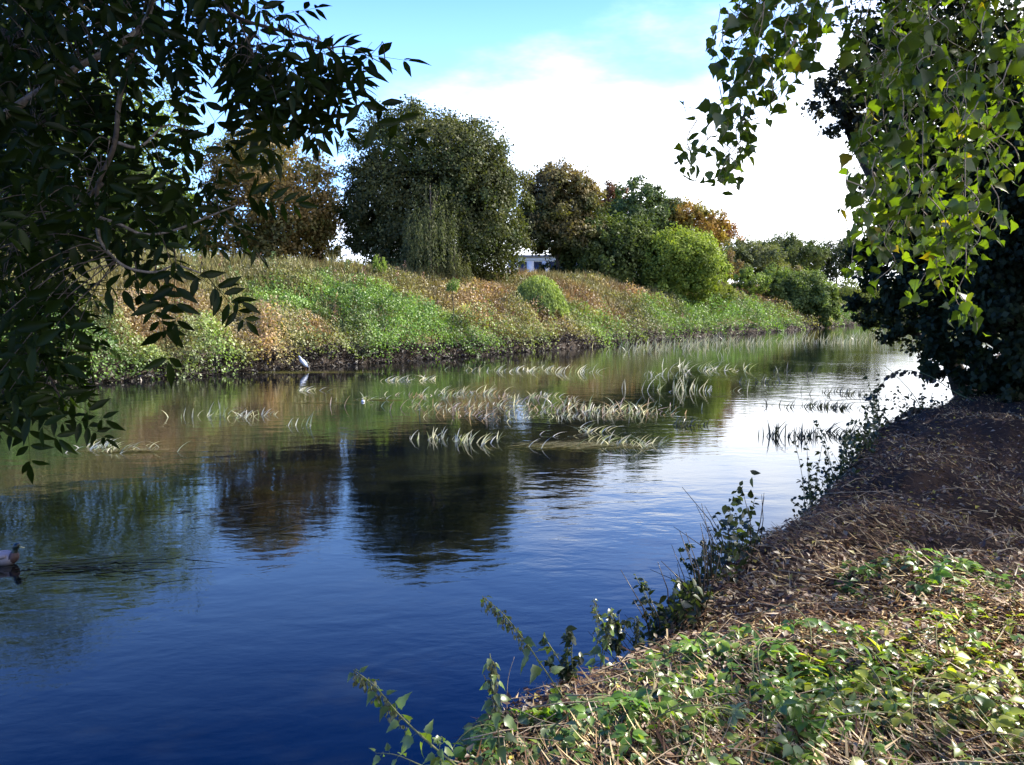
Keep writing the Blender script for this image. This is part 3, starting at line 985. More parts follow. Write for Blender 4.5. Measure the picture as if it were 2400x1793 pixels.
# pale seed heads and taller weeds standing out of the slope
ph = hit([470, 490, 240, 310, 350, 560, 1530, 1560, 1620, 900, 1900, 1745, 660, 250], [800, 835, 830, 790, 760, 830, 775, 790, 785, 780, 730, 735, 770, 860])
A = Acc()
for c in ph:
    n = 420
    p = c + RNG.normal(0, 1, (n, 3)) * [.8, .8, 0]
    p[:, 2] = gz(p) + .25 + RNG.random(n) * .75
    A.scat(T_DIA[0], T_DIA[1], p, basis(rdir(n) * [.5, .5, 1], rdir(n)), RNG.uniform(.05, .11, n), np.array([[.46, .42, .30]]) * RNG.uniform(.5, 1.2, (n, 1)))
n = 150
Q_ = sample_far(n, 1.0, 13)
for q in Q_:
    m = 60; h_ = RNG.uniform(.7, 1.5); t = RNG.random(m)
    c = np.array([q[0], q[1], gz(q[None, :2])[0]])
    p = c + np.stack([RNG.normal(0, .16, m) * (1.1 - t) + .1 * t, RNG.normal(0, .16, m), t * h_], -1)
    cc_ = (np.array([.10, .16, .04]), np.array([.24, .2, .08]), np.array([.2, .12, .07]))[RNG.integers(3)] * 1.2
    A.scat(T_DIA[0], T_DIA[1], p, basis(rdir(m) + [0, 0, .5], rdir(m)), RNG.uniform(.07, .15, m), cc_[None] * RNG.uniform(.6, 1.3, (m, 1)))
tag(A.build("tall_weeds", M_DRY, kind="stuff"), "pale fluffy seed heads and tall weed stems standing out of the far slope", "weeds")

# roots, clods and dead stems along the muddy toe
S = sample_far(26000, -.25, .75)
x, y, d = S.T
z0 = np.maximum(gz(S[:, :2]), -.02)
ax = rdir(len(S)) * [1, 1, .6]
W_ = RNG.uniform(.02, .07, len(S)); L_ = RNG.uniform(.1, .38, len(S))
C = np.where(RNG.random((len(S), 1)) < .13, np.array([[.20, .17, .14]]), np.array([[.035, .027, .022]])) * RNG.uniform(.5, 1.5, (len(S), 1))
A = Acc(); A.scat(T_DIA[0], T_DIA[1], np.column_stack([x, y, z0 + RNG.random(len(S)) * .2]), basis(ax, rdir(len(S))), np.stack([W_ * 2.2, L_, L_], -1), C)
tag(A.build("muddy_roots", M_DRY, kind="stuff"), "dark mud clods and bare roots at the foot of the far bank", "mud")

# ------------------------------------------------------------------ reeds in the river
def reed_arrays(c, nb, h, spread, lean, col1=(.42, .40, .26), col2=(.20, .25, .11), w=.03, ydepth=.5):
    A = Acc()
    xs = RNG.normal(0, spread * .5, nb); ys = RNG.normal(0, spread * ydepth * .5, nb)
    hs = h * RNG.uniform(.45, 1.1, nb)
    ln_ = lean + RNG.normal(0, .28, nb)
    az = RNG.normal(0, .7, nb)
    lean_dir = np.where(RNG.random(nb) < .08, -1.0, 1.0)
    flat_ = np.where(RNG.random(nb) < .25, RNG.uniform(.15, .5, nb), 1.0)
    xs = np.where(RNG.random(nb) < .4, xs * .35, xs)
    segs = 5
    t = np.linspace(0, 1, segs + 1)
    V = []; C = []; Ls = []; Ss = []
    for i in range(nb):
        bend = ln_[i] * (t ** 1.7) * 1.0
        hx = hs[i] * bend * lean_dir[i] * (1.5 - .5 * flat_[i]); z = hs[i] * flat_[i] * (t - .22 * abs(ln_[i]) * t ** 2.6) - .06
        dx = hx * cos(az[i]); dy = hx * sin(az[i])
        wv = w * RNG.uniform(.7, 1.3) * (1 - t ** 2.2 * .92)
        sa = RNG.uniform(-.6, .6)
        sx, sy = cos(sa), sin(sa)
        cc = np.array(col1) * RNG.uniform(.6, 1.3) if RNG.random() < .62 else np.array(col2) * RNG.uniform(.7, 1.3)
        base = np.array([c[0] + xs[i], c[1] + ys[i], 0])
        v = np.zeros((2 * (segs + 1), 3))
        v[0::2] = base + np.stack([dx - sx * wv / 2, dy - sy * wv / 2, z], -1)
        v[1::2] = base + np.stack([dx + sx * wv / 2, dy + sy * wv / 2, z], -1)
        F = [(2 * k, 2 * k + 1, 2 * k + 3, 2 * k + 2) for k in range(segs)]
        L, Sx = faces_arrays(F)
        A.add(v, L, Sx, np.tile(cc, (len(v), 1)))
    return A


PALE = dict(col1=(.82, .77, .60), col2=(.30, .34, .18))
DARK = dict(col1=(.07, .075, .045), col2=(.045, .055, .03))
reeds = [
    (930, 892, 26, .55, 1.7, 1.3, PALE, "pale tufted reed clump bent flat, left one of the pair nearest the far bank"),
    (1003, 890, 18, .5, 1.4, 1.2, PALE, "wind-bent reed clump right of the flattened tuft near the far bank"),
    (712, 916, 30, .5, 1.5, 1.5, PALE, "fan of flattened straw reeds near the grey heron"),
    (855, 936, 10, .45, 1.6, 1.2, PALE, "sparse green reed tuft next to the white float"),
    (480, 977, 12, .6, 1.6, .5, PALE, "upright thin reeds leftmost below the heron"),
    (512, 973, 8, .7, .7, .3, PALE, "three tall straight reed stems left of the arching reeds"),
    (565, 977, 18, .55, 1.9, 1.1, PALE, "low reed clump with one long arching blade"),
    (612, 972, 14, .5, 1.4, 1.1, PALE, "bent reeds just right of the long arching blade"),
    (667, 998, 5, .5, .5, .4, PALE, "two thin reed blades standing alone in olive water"),
    (728, 1000, 6, .7, .8, .4, PALE, "few slim blades right of the lone pair of reeds"),
    (222, 1050, 26, .5, 1.5, 1.1, PALE, "left half of the reed raft close to the ash branches"),
    (285, 1054, 34, .5, 1.7, 1.2, PALE, "right half of the reed raft with matted green base"),
    (1010, 1028, 20, .5, 1.1, .45, PALE, "reed clump at the left end of the dark reflection row"),
    (1045, 1032, 14, .38, 1.1, .5, PALE, "short reeds left of the tallest blades over the dark reflection"),
    (1080, 1036, 14, .68, .8, .55, PALE, "tallest reed blades standing over the dome tree reflection"),
    (1128, 1040, 16, .6, .9, .7, PALE, "leaning reeds at the right end of the row over the reflection"),
    (1168, 1030, 4, .45, .5, .9, PALE, "single hooked reed blade right of the reflection row"),
    (1246, 1050, 5, .65, .8, .9, PALE, "thin crossed reed blades in front of the dark water"),
    (1296, 1024, 9, .35, 1.0, 1.7, PALE, "low arching green reed loop beside the crossed blades"),
    (1386, 1012, 22, .5, 1.6, 1.2, PALE, "arched reed clump above the longest near reed row"),
    (1432, 1036, 24, .5, 1.6, 1.0, PALE, "left part of the nearest bright reed row at mid river"),
    (1470, 1042, 22, .5, 1.3, .9, PALE, "middle part of the nearest bright reed row at mid river"),
    (1508, 1046, 20, .6, 1.1, 1.0, PALE, "right end of the nearest bright reed row at mid river"),
    (1605, 915, 34, 1.0, 3.2, .35, PALE, "tall upright reed clump right of the central bed"),
    (1690, 915, 8, .5, 3.0, .8, PALE, "thin floating reed line right of the tall clump"),
    (1675, 868, 40, .9, 4.5, .9, PALE, "wide pale reed clump below the far grass margin"),
    (1600, 860, 12, .8, 2.5, .5, PALE, "scattered upright reeds left of the wide pale clump"),
    (1545, 880, 14, .7, 3.0, .7, PALE, "few curved reeds between the central bed and far bank"),
    (1308, 874, 18, .8, 2.4, .9, PALE, "small reed clump right of the long far reed cluster"),
    (1370, 872, 8, .8, 1.5, .9, PALE, "pair of bent reeds facing the brown slope reflection"),
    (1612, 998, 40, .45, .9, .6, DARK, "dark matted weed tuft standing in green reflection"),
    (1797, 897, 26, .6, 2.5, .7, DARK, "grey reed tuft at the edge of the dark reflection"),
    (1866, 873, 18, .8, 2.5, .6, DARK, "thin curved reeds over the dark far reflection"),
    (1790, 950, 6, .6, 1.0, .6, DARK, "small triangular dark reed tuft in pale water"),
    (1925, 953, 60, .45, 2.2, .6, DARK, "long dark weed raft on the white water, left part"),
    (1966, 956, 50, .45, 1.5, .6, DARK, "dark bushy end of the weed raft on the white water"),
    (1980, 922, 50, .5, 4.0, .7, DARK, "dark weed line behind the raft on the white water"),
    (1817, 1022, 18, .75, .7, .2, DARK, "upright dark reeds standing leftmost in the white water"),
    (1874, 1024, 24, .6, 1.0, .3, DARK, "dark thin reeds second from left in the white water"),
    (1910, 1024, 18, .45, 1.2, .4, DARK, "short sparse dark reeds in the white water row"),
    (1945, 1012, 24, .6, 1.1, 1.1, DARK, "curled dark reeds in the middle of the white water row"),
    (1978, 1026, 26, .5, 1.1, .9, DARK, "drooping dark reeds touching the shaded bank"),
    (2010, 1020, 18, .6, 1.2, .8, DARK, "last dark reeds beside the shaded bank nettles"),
]
for (px, py, nb, h, sp, lean, pl, lab) in reeds:
    c = onz(px, py, 0.0)
    o = empty("reed_clump", (c[0], c[1], 0), lab, "reeds", "reed clumps standing in the river")
    D = c[1]; h *= .7; sp *= 1.2
    A = reed_arrays(c, int(nb * 1.15), h, sp * .5, lean, w=.017 + .00065 * D, **pl)
    A.build("blades", M_REED, o, kind="stuff")
# the central bed, clump after clump
k = 0
for row, (xa, ya, xb, yb, nn) in enumerate([(975, 925, 1290, 935, 9), (985, 950, 1400, 962, 11), (1090, 972, 1540, 976, 11), (1330, 945, 1520, 958, 5), (1160, 862, 1290, 868, 5)]):
    for i in range(nn):
        f = (i + RNG.uniform(-.3, .3)) / max(nn - 1, 1)
        px, py = xa + (xb - xa) * f, ya + (yb - ya) * f + RNG.uniform(-7, 7)
        c = onz(px, py, 0.0)
        far_row = row == 4
        third = ("left", "middle", "right")[min(2, int(3 * i / nn))]
        rown = ("back row", "second row", "front row", "short right-hand row")[min(row, 3)]
        o = empty("reed_clump", (c[0], c[1], 0), f"bent reed clump, {third} part of the long cluster close under the far bank" if far_row else f"pale bent reed clump in the {third} third of the central bed's {rown}", "reeds",
                  "reeds of the long far cluster" if far_row else "reeds of the central bed")
        A = reed_arrays(c, int(RNG.uniform(16, 28)), RNG.uniform(.2, .5) * (1.2 if far_row else 1), RNG.uniform(1.2, 2.2), RNG.uniform(.5, 1.1), w=.017 + .00065 * c[1],
                        col1=(.82, .76, .58) if RNG.random() < .7 else (.55, .40, .28), col2=(.28, .32, .16))
        A.build("blades", M_REED, o, kind="stuff")
# far reed belt
A = Acc()
pxs = RNG.uniform(1480, 2160, 170); pys = 812 - (pxs - 1480) * .045 + RNG.normal(0, 6, 170) + np.clip(RNG.normal(0, 12, 170), 0, 40)
pxs = np.append(pxs, RNG.uniform(1930, 2330, 60)); pys = np.append(pys, RNG.uniform(783, 812, 60))
for px, py in zip(pxs, pys):
    c = onz(px, max(py, 768), 0.0)
    if dfar(c[None, :2])[0] > -.3: continue
    if vn(np.array([c[0] * .12]), np.array([c[1] * .2]), seed=140)[0] < .38: continue
    B = reed_arrays(c, 6, RNG.uniform(.4, 1.0), 3.4, RNG.uniform(.1, .8), w=.04, col1=(.5, .47, .33), col2=(.25, .29, .15))
    A.add(np.concatenate(B.V), np.concatenate(B.L), np.concatenate(B.S), np.concatenate(B.C))
tag(A.build("far_reeds", M_REED, kind="stuff"), "thin belt of pale reeds standing along the far waterline", "reeds")

# floating mats, fallen stems and duckweed flecks
A = Acc()
for (px, py, n, sx, sy) in [(690, 872, 260, 3.2, .5), (285, 1058, 120, .8, .25), (740, 944, 60, 1.2, .12), (880, 937, 60, .9, .15), (1380, 1046, 120, 1.6, .5), (1300, 1045, 120, 1.3, .4), (1700, 930, 160, 5, 1.2), (1900, 880, 260, 10, 4), (2050, 880, 160, 9, 4), (1250, 905, 60, 3, 1), (450, 1200, 30, 1.2, .6), (250, 1330, 26, 1.0, .5), (640, 1240, 18, 1.0, .5), (120, 1330, 30, .7, .3)]:
    c = onz(px, py, 0.0)
    p = np.stack([c[0] + RNG.normal(0, sx * .5, n), c[1] + RNG.normal(0, sy * .5, n), RNG.uniform(.004, .03, n)], -1)
    ax = np.stack([np.ones(n), RNG.normal(.25, .35, n), RNG.normal(0, .05, n)], -1)
    LL = RNG.uniform(.25, .7, n)
    w = RNG.random((n, 1))
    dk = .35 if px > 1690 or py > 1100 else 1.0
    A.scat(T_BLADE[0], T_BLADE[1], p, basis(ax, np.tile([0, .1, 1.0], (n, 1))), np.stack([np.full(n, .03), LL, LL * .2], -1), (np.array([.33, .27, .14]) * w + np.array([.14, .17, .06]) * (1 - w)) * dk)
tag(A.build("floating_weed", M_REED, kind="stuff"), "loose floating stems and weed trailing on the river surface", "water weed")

# white float beside the weed
fc = onz(851, 942, 0.0)
A = Acc(); th = np.linspace(0, pi, 8)
A.add(*tube_arrays(np.column_stack([fc[0] + .06 * np.cos(th[::-1]), np.full(8, fc[1]), np.full(8, .02)]), .05 * np.sin(th) + .004, 10))
tag(A.build("plastic_bottle", plain_mat("white plastic", (.8, .8, .78), .4, 10, .05), smooth=True), "small white float or litter lying by the sparse reed tuft", "litter")

# ------------------------------------------------------------------ heron
M_HER1 = plain_mat("heron grey wing", (.20, .24, .36), .7, 20, .2)
M_HER2 = plain_mat("heron white breast", (.42, .46, .55), .7, 20, .06)
M_HER3 = plain_mat("heron bill and legs", (.30, .14, .07), .5, 20, .2)
hc = hit([713], [869])[0]
her = empty("heron", hc, "grey heron hunched on the mud at the foot of the far bank", "bird")
def hp(dx, dy, dz): return hc + np.array([dx, dy, dz])
A = Acc(); A.add(*tube_arrays(smooth_path([hp(.10, .02, .20), hp(.04, 0, .30), hp(-.07, -.02, .44), hp(-.15, 0, .56), hp(-.17, 0, .64), hp(-.22, 0, .70), hp(-.28, 0, .705)], 4),
                              np.interp(np.linspace(0, 1, 25), [0, .15, .4, .6, .75, .88, 1], [.02, .08, .10, .06, .035, .042, .02]), 10))
A.build("body", M_HER2, her, smooth=True)
A = Acc(); A.add(*tube_arrays(smooth_path([hp(.18, .06, .16), hp(.08, .06, .30), hp(-.03, .05, .46), hp(-.10, .04, .56)], 4), np.interp(np.linspace(0, 1, 13), [0, .4, .8, 1], [.015, .09, .08, .03]), 8))
A.build("wing", M_HER1, her, smooth=True)
A = Acc(); A.add(*tube_arrays([hp(-.27, 0, .70), hp(-.35, 0, .685), hp(-.42, 0, .67)], [.016, .011, .003], 6)); A.build("bill", M_HER3, her)
for dx in (.0, .07):
    A = Acc(); A.add(*tube_arrays([hp(.05 + dx * .3, 0, .27), hp(.03 + dx, .02, .13), hp(.07 + dx, 0, -.02)], [.014, .010, .009], 6)); A.build("leg", M_HER3, her)

# ------------------------------------------------------------------ duck
dc = onz(14, 1322, 0.0)
duck = empty("duck", (dc[0], dc[1], 0), "drake mallard swimming at the left edge in the shaded water", "duck")
M_DK1 = plain_mat("duck grey flank", (.24, .21, .21), .7, 40, .25)
M_DK2 = plain_mat("duck dark head", (.012, .022, .016), .35, 40, .2)
M_DK3 = plain_mat("duck yellow bill", (.42, .38, .14), .4, 40, .1)
M_DK4 = plain_mat("duck brown breast", (.07, .04, .035), .7, 40, .2)
M_DK5 = plain_mat("duck white bar", (.7, .7, .72), .6, 40, .1)
def dp(x_, y_, z_): return np.array([dc[0] + x_, dc[1] + y_ * 1.0, z_])


def body_arrays(st, sides=14):
    """stations (x, z, half width, half height)"""
    P_ = []
    th = np.linspace(0, 2 * pi, sides, endpoint=False)
    for (x_, z_, w_, h_) in st:
        P_.append(np.stack([np.full(sides, dc[0] + x_), dc[1] + np.cos(th) * w_, z_ + np.sin(th) * h_], -1))
    V = np.concatenate(P_); F = []
    for i in range(len(st) - 1):
        for j in range(sides):
            k2 = (j + 1) % sides
            F.append((i * sides + j, (i + 1) * sides + j, (i + 1) * sides + k2, i * sides + k2))
    F.append(tuple(range(sides))); F.append(tuple((len(st) - 1) * sides + j for j in range(sides))[::-1])
    L, S_ = faces_arrays(F)
    return V, L, S_, np.ones((len(V), 3))


A = Acc(); A.add(*body_arrays([(-.27, .10, .01, .008), (-.23, .09, .05, .03), (-.16, .07, .09, .065), (-.05, .065, .11, .085), (.04, .07, .105, .09), (.10, .08, .085, .08), (.135, .10, .055, .06), (.15, .13, .03, .03)]))
A.build("body", M_DK1, duck, smooth=True)
A = Acc(); A.add(*body_arrays([(.085, .085, .09, .083), (.12, .09, .078, .075), (.15, .10, .052, .055), (.168, .11, .02, .025)])); A.build("breast", M_DK4, duck, smooth=True)
hd = smooth_path([dp(.11, 0, .12), dp(.125, 0, .18), dp(.135, 0, .225), dp(.165, 0, .235), dp(.185, 0, .228)], 4)
A = Acc(); A.add(*tube_arrays(hd, np.interp(np.linspace(0, 1, len(hd)), [0, .3, .55, .8, 1], [.045, .035, .042, .04, .015]), 12)); A.build("head", M_DK2, duck, smooth=True)
A = Acc(); A.add(*body_arrays([(.185, .226, .016, .014), (.215, .217, .017, .007), (.245, .213, .014, .004)], 10)); A.build("bill", M_DK3, duck, smooth=True)
for s_ in (-1, 1):
    w_ = smooth_path([dp(.05, s_ * .085, .12), dp(-.06, s_ * .10, .115), dp(-.17, s_ * .07, .115), dp(-.25, s_ * .03, .12)], 4)
    A = Acc(); A.add(*tube_arrays(w_, np.interp(np.linspace(0, 1, len(w_)), [0, .3, .7, 1], [.02, .04, .03, .006]), 8)); wg = A.build("wing", plain_mat("duck wing", (.24, .21, .22), .7, 40, .2), duck, smooth=True)
    A = Acc(); A.add(*tube_arrays([dp(-.08, s_ * .143, .115), dp(-.15, s_ * .12, .112), dp(-.19, s_ * .098, .112)], [.004, .009, .004], 6)); A.build("wing_bar", M_DK5, wg)
A = Acc(); A.add(*body_arrays([(-.31, .125, .004, .004), (-.27, .115, .03, .012), (-.2, .10, .05, .02)], 8)); A.build("tail", M_DK2, duck)

# ------------------------------------------------------------------ near bank litter
def sample_near(n, rmin, rmax, amin=-25, amax=38, lo=-.9, hi=99, p=1.0):
    out = []; tot = 0
    while tot < n:
        a = np.radians(RNG.uniform(amin, amax, n * 2)); r = np.exp(RNG.uniform(math.log(rmin), math.log(rmax), n * 2))
        P = np.stack([np.sin(a) * r, np.cos(a) * r], -1)
        d = dnear(P); k = (d > lo) & (d < hi)
        P = P[k]; out.append(np.column_stack([P, d[k]])); tot += len(P)
    return np.concatenate(out)[:n]


n = 105000
S = sample_near(n, 2.0, 24)
x, y, d = S.T; z0 = gz(S[:, :2]); r = np.hypot(x, y)
edge = np.clip((.25 - d) / .8, 0, 1)
gxn = (dnear(S[:, :2] + [.05, 0]) - d) / .05; gyn = (dnear(S[:, :2] + [0, .05]) - d) / .05
dirn = vn(x * .9, y * .9, seed=101) * 5 + RNG.normal(0, .75, n)
ax = np.stack([np.cos(dirn), np.sin(dirn), RNG.normal(.10, .28, n)], -1)
ax = ax * (1 - edge[:, None]) + np.stack([-gxn, -gyn, -1.5 + RNG.normal(0, .4, n)], -1) * edge[:, None] * 1.6 + RNG.normal(0, .1, (n, 3))
LL = RNG.uniform(.025, .135, n) * (1 + .5 * edge) * np.clip(1.25 - r * .06, .6, 1.1)
WW = RNG.uniform(.0014, .004, n) * (1 + r * .11)
dens = fbm(x * 1.4, y * 1.4, seed=103)
w = RNG.random((n, 1))
C = np.array([.26, .17, .11]) * w + np.array([.11, .055, .036]) * (1 - w)
pale = (RNG.random((n, 1)) < .27); C = np.where(pale, np.array([[.62, .52, .38]]), C)
C = C * np.array([.92, .80, .54]) * RNG.uniform(.5, 1.3, (n, 1)) * (.5 + 1.0 * dens[:, None])
kk = (dens > .43) | (RNG.random(n) < .35)
A = Acc(); A.scat(T_BLADE[0], T_BLADE[1], np.column_stack([x, y, z0 + RNG.random(n) ** 2 * .07 + .004])[kk], basis(ax, rdir(n) * .5 + [0, 0, 1])[kk], np.stack([WW * 2, LL, LL * .4], -1)[kk], C[kk])
tag(A.build("dead_grass", M_DRY, kind="stuff"), "flattened brown dead grass and straw over the near bank", "grass")

# fallen leaves
n = 24000
S = sample_near(n, 2.0, 22, lo=-.2)
x, y, d = S.T; z0 = gz(S[:, :2])
w = RNG.random((n, 1))
C = np.where(w < .45, np.array([[.14, .08, .05]]), np.where(w < .75, np.array([[.30, .24, .17]]), np.where(w < .95, np.array([[.10, .055, .035]]), np.array([[.45, .36, .06]])))) * RNG.uniform(.6, 1.3, (n, 1))
A = Acc(); A.scat(T_FOLD[0], T_FOLD[1], np.column_stack([x, y, z0 + RNG.random(n) * .05 + .012]), basis(rdir(n) * [1, 1, .35], rdir(n) * .55 + [0, 0, 1]), RNG.uniform(.018, .05, n) * (1 + np.hypot(x, y) * .02), C)
tag(A.build("leaf_litter", M_DRY, kind="stuff"), "curled brown and yellow fallen leaves scattered on the near bank", "leaf litter")


# ------------------------------------------------------------------ compound leaf meshes shared by the leaf parts
def bramble_mesh(nm, seed, five=False, c=(.075, .13, .03)):
    rs = np.random.default_rng(seed)
    A = Acc()
    angs = [0, 62, -62] + ([115, -115] if five else [])
    for a in angs:
        a = radians(a + rs.normal(0, 8))
        axv = np.array([[sin(a), cos(a), rs.normal(-.1, .12)]])
        base = np.array([[sin(a) * .012, cos(a) * .012, 0]])
        A.scat(T_OVATE[0], T_OVATE[1], base, basis(axv, np.array([[rs.normal(0, .2), rs.normal(0, .2), 1]])), (.062 if a == 0 else .05) * rs.uniform(.85, 1.15), np.array([c]) * rs.uniform(.85, 1.15))
    A.add(*tube_arrays([[0, -.05, -.02], [0, -.02, 0], [0, .01, 0]], .0012, 4, np.array(c) * 1.2))
    return A.mesh(nm, M_BRAM, True)


BRAM = [bramble_mesh("bramble_leaf", s, s % 3 == 0, cc) for s, cc in enumerate([(.10, .20, .035), (.13, .24, .04), (.09, .17, .045), (.18, .27, .045), (.32, .36, .06), (.18, .24, .13)])]


def place(mesh, name, parent, loc, axis, nrm, sc):
    R = basis(np.asarray(axis, float)[None], np.asarray(nrm, float)[None])[0]
    o = bpy.data.objects.new(name, mesh)
    M = Matrix([[*(R[i] * sc), float(loc[i])] for i in range(3)] + [[0, 0, 0, 1]])
    o.parent = parent
    o.matrix_basis = parent_world(parent).inverted() @ M
    COL.objects.link(o)
    return o


def cane(pts, r, parent, mat=M_TWIG, name="cane", sides=6):
    pth = smooth_path(pts, 5)
    A = Acc(); A.add(*tube_arrays(pth, np.linspace(r, r * .45, len(pth)), sides, (1, 1, 1), .15))
    A.build(name, mat, parent, smooth=True)
    return pth


patches = [  # px, py, radius m, leaves, label
    (1230, 1765, .30, 34, "bramble and nettle patch at the left tip of the bank by the frame's lower edge"),
    (1480, 1730, .30, 40, "leafy bramble patch in dry stalks left of the large sunny bramble"),
    (1800, 1710, .42, 80, "largest sunlit bramble with broad leaves at lower centre right"),
    (2100, 1700, .5, 60, "bramble with grey-green leaves between the largest bramble and the yellow one"),
    (2320, 1650, .45, 52, "yellow-green bramble glaring in the sun at the lower right corner"),
    (1590, 1570, .22, 18, "small upright light green bramble seedling on the straw near the bank edge"),
    (1900, 1540, .40, 34, "sparse bramble over the dark hollow in the middle of the bank"),
    (2150, 1370, .30, 30, "bright green bramble spray lit against the shaded ground"),
    (2330, 1540, .40, 26, "thin bramble shoots at right between the twigs and the yellow bramble"),
]
fol = Acc()
for (px, py, rad_, nl, lab) in patches:
    c = hit([px], [py])[0]
    o = empty("bramble", c, lab, "bramble", "brambles on the near bank")
    for k in range(3):
        a = RNG.uniform(0, 2 * pi); q = [c + np.array([cos(a + .3 * j) * rad_ * j * .45, sin(a + .3 * j) * rad_ * j * .45, 0]) for j in range(4)]
        for j, p_ in enumerate(q): p_[2] = gz(p_[None])[0] + [.0, .12, .15, .05][j]
        cane(q, .0035, o, M_STEM)
    nn = nl if nl < 33 else 32
    tot = int(nl * 2.6)
    for k in range(tot):
        rr = rad_ * math.sqrt(random.random()) * 1.25; a = random.uniform(0, 2 * pi)
        p_ = c + np.array([cos(a) * rr * 1.2, sin(a) * rr, 0]); 
        if dnear(p_[None, :2])[0] < -.15: continue
        p_[2] = gz(p_[None])[0] + random.uniform(.03, .16) * (1.1 - rr / rad_ / 1.4)
        bright = 4 if "yellow" in lab and random.random() < .7 else random.choice([0, 1, 2, 3, 3, 5])
        axv = (cos(a) + random.gauss(0, .5), sin(a) + random.gauss(0, .5) - .3, random.gauss(0, .2))
        nv = (random.gauss(0, .35), random.gauss(-.1, .35), 1)
        sc = random.uniform(.85, 1.5)
        if k < nn:
            place(BRAM[bright], "leaf", o, p_, axv, nv, sc)
        else:
            # the many small ones of a patch stay one part
            me = BRAM[bright]
            cv = np.empty(len(me.vertices) * 3, np.float32); me.vertices.foreach_get("co", cv)
            if not hasattr(fol, "cache"): fol.cache = {}
            if bright not in fol.cache:
                lp = np.empty(len(me.loops), np.int32); me.loops.foreach_get("vertex_index", lp)
                st = np.empty(len(me.polygons), np.int32); me.polygons.foreach_get("loop_start", st)
                cc = np.empty(len(me.vertices) * 4, np.float32); me.color_attributes["col"].data.foreach_get("color", cc)
                fol.cache[bright] = (lp, st, cc.reshape(-1, 4)[:, :3])
            lp, st, cc = fol.cache[bright]
            R = basis(np.array([axv]), np.array([nv]))[0]
            if not hasattr(o, "dummy"): pass
            V_ = (cv.reshape(-1, 3) * sc * .8) @ R.T + p_
            cur = patches_acc = globals().setdefault("_pacc", {}).setdefault(o.name, Acc())
            cur.add(V_, lp, st, cc * random.uniform(.75, 1.2))
    if o.name in globals().get("_pacc", {}):
        _pacc[o.name].build("foliage", M_BRAM, o, kind="stuff", smooth=True)

# low ground cover of small green leaves between the brambles
n = 9000
S = sample_near(n, 2.2, 5.8, lo=-.1)
x, y, d = S.T
gmask = fbm(x * 1.5, y * 1.5, seed=120) + np.clip((3.9 - y) * .22, -.4, .3) + np.clip((x - 1.2) * .06, -.1, .15)
keep = (gmask > .6) & (RNG.random(len(S)) < .5)
S = S[keep]; x, y, d = S.T; n = len(S)
w = RNG.random((n, 1))
C = (np.array([.10, .18, .035]) * w + np.array([.20, .25, .05]) * (1 - w)) * RNG.uniform(.6, 1.25, (n, 1))
A = Acc(); A.scat(T_OVATE[0], T_OVATE[1], np.column_stack([x, y, gz(S[:, :2]) + RNG.random(n) * .09 + .01]), basis(rdir(n) * [1, 1, .4], rdir(n) * .6 + [0, -.1, 1]), RNG.uniform(.02, .05, n), C)
tag(A.build("ground_cover", M_BRAM, kind="stuff"), "small green leaves of low ground cover in the sunlit foreground", "ground cover")


# ------------------------------------------------------------------ nettles on the bank edge
def leaf_variants(T, base, sizes, mat, n=4, pet=.02):
    out = []
    for k in range(n):
        rs = np.random.default_rng(50 + k)
        A = Acc()
        A.scat(T[0], T[1], np.array([[0, pet, 0]]), basis(np.array([[0, 1.0, -.15]]), np.array([[0, .1, 1.0]])), sizes * rs.uniform(.85, 1.15), np.array([base]) * rs.uniform(.8, 1.25))
        A.add(*tube_arrays([[0, 0, 0], [0, pet * .5, .002], [0, pet, 0]], .0009, 4, np.array(base)))
        out.append(A.mesh("plant_leaf", mat, True))
    return out


NET = leaf_variants(T_NETTLE, (.10, .15, .045), .062, M_BRAM)
NETD = leaf_variants(T_NETTLE, (.05, .075, .03), .055, M_BRAM)
DRYL = leaf_variants(T_OVATE, (.32, .23, .12), .05, M_DRY)


def nettle(label, pix, D, r=.004, npair=12, meshes=None, sc=1.0, seeds=True, group="nettles on the bank edge"):
    pts = [at(px, py, Dk) for (px, py), Dk in zip(pix, D)]
    b = pts[0]
    o = empty("nettle", b, label, "nettle", group)
    pth = cane(pts, r, o, M_STEM, "stem")
    meshes = meshes or NET
    cum = np.linspace(.12, .97, npair)
    for k, t in enumerate(cum):
        i = t * (len(pth) - 1); p_ = pth[int(i)] + (pth[min(int(i) + 1, len(pth) - 1)] - pth[int(i)]) * (i - int(i))
        tdir = unit(pth[min(int(i) + 1, len(pth) - 1)] - pth[max(int(i) - 1, 0)])
        a = k * pi / 2 + RNG.uniform(-.4, .4)
        sd = unit(np.cross(tdir, [0, 0, 1.0]) + 1e-3); sd2 = np.cross(tdir, sd)
        for s_ in (0, pi):
            v = sd * cos(a + s_) + sd2 * sin(a + s_) + tdir * .25
            v[2] -= RNG.uniform(.3, .9)
            if RNG.random() < .12: continue
            place(meshes[RNG.integers(len(meshes))], "leaf", o, p_, v, (RNG.normal(0, .4), RNG.normal(-.5, .4), 1), sc * (1.25 - .75 * t) * RNG.uniform(.8, 1.2))
    if seeds:
        A = Acc(); n = 150
        t = .45 + .55 * RNG.random(n) ** .8; i = (t * (len(pth) - 1)).astype(int)
        p_ = pth[i] + RNG.normal(0, .008, (n, 3)) * [1, 1, 1]; p_[:, 2] -= RNG.random(n) * .035
        A.scat(T_SMALL[0], T_SMALL[1], p_, basis(rdir(n) * .4 + [0, 0, -1.0], rdir(n)), RNG.uniform(.010, .024, n) * sc, np.array([[.12, .13, .055]]) * RNG.uniform(.6, 1.3, (n, 1)))
        A.build("seed_clusters", M_DRY, o, kind="stuff")
    return o


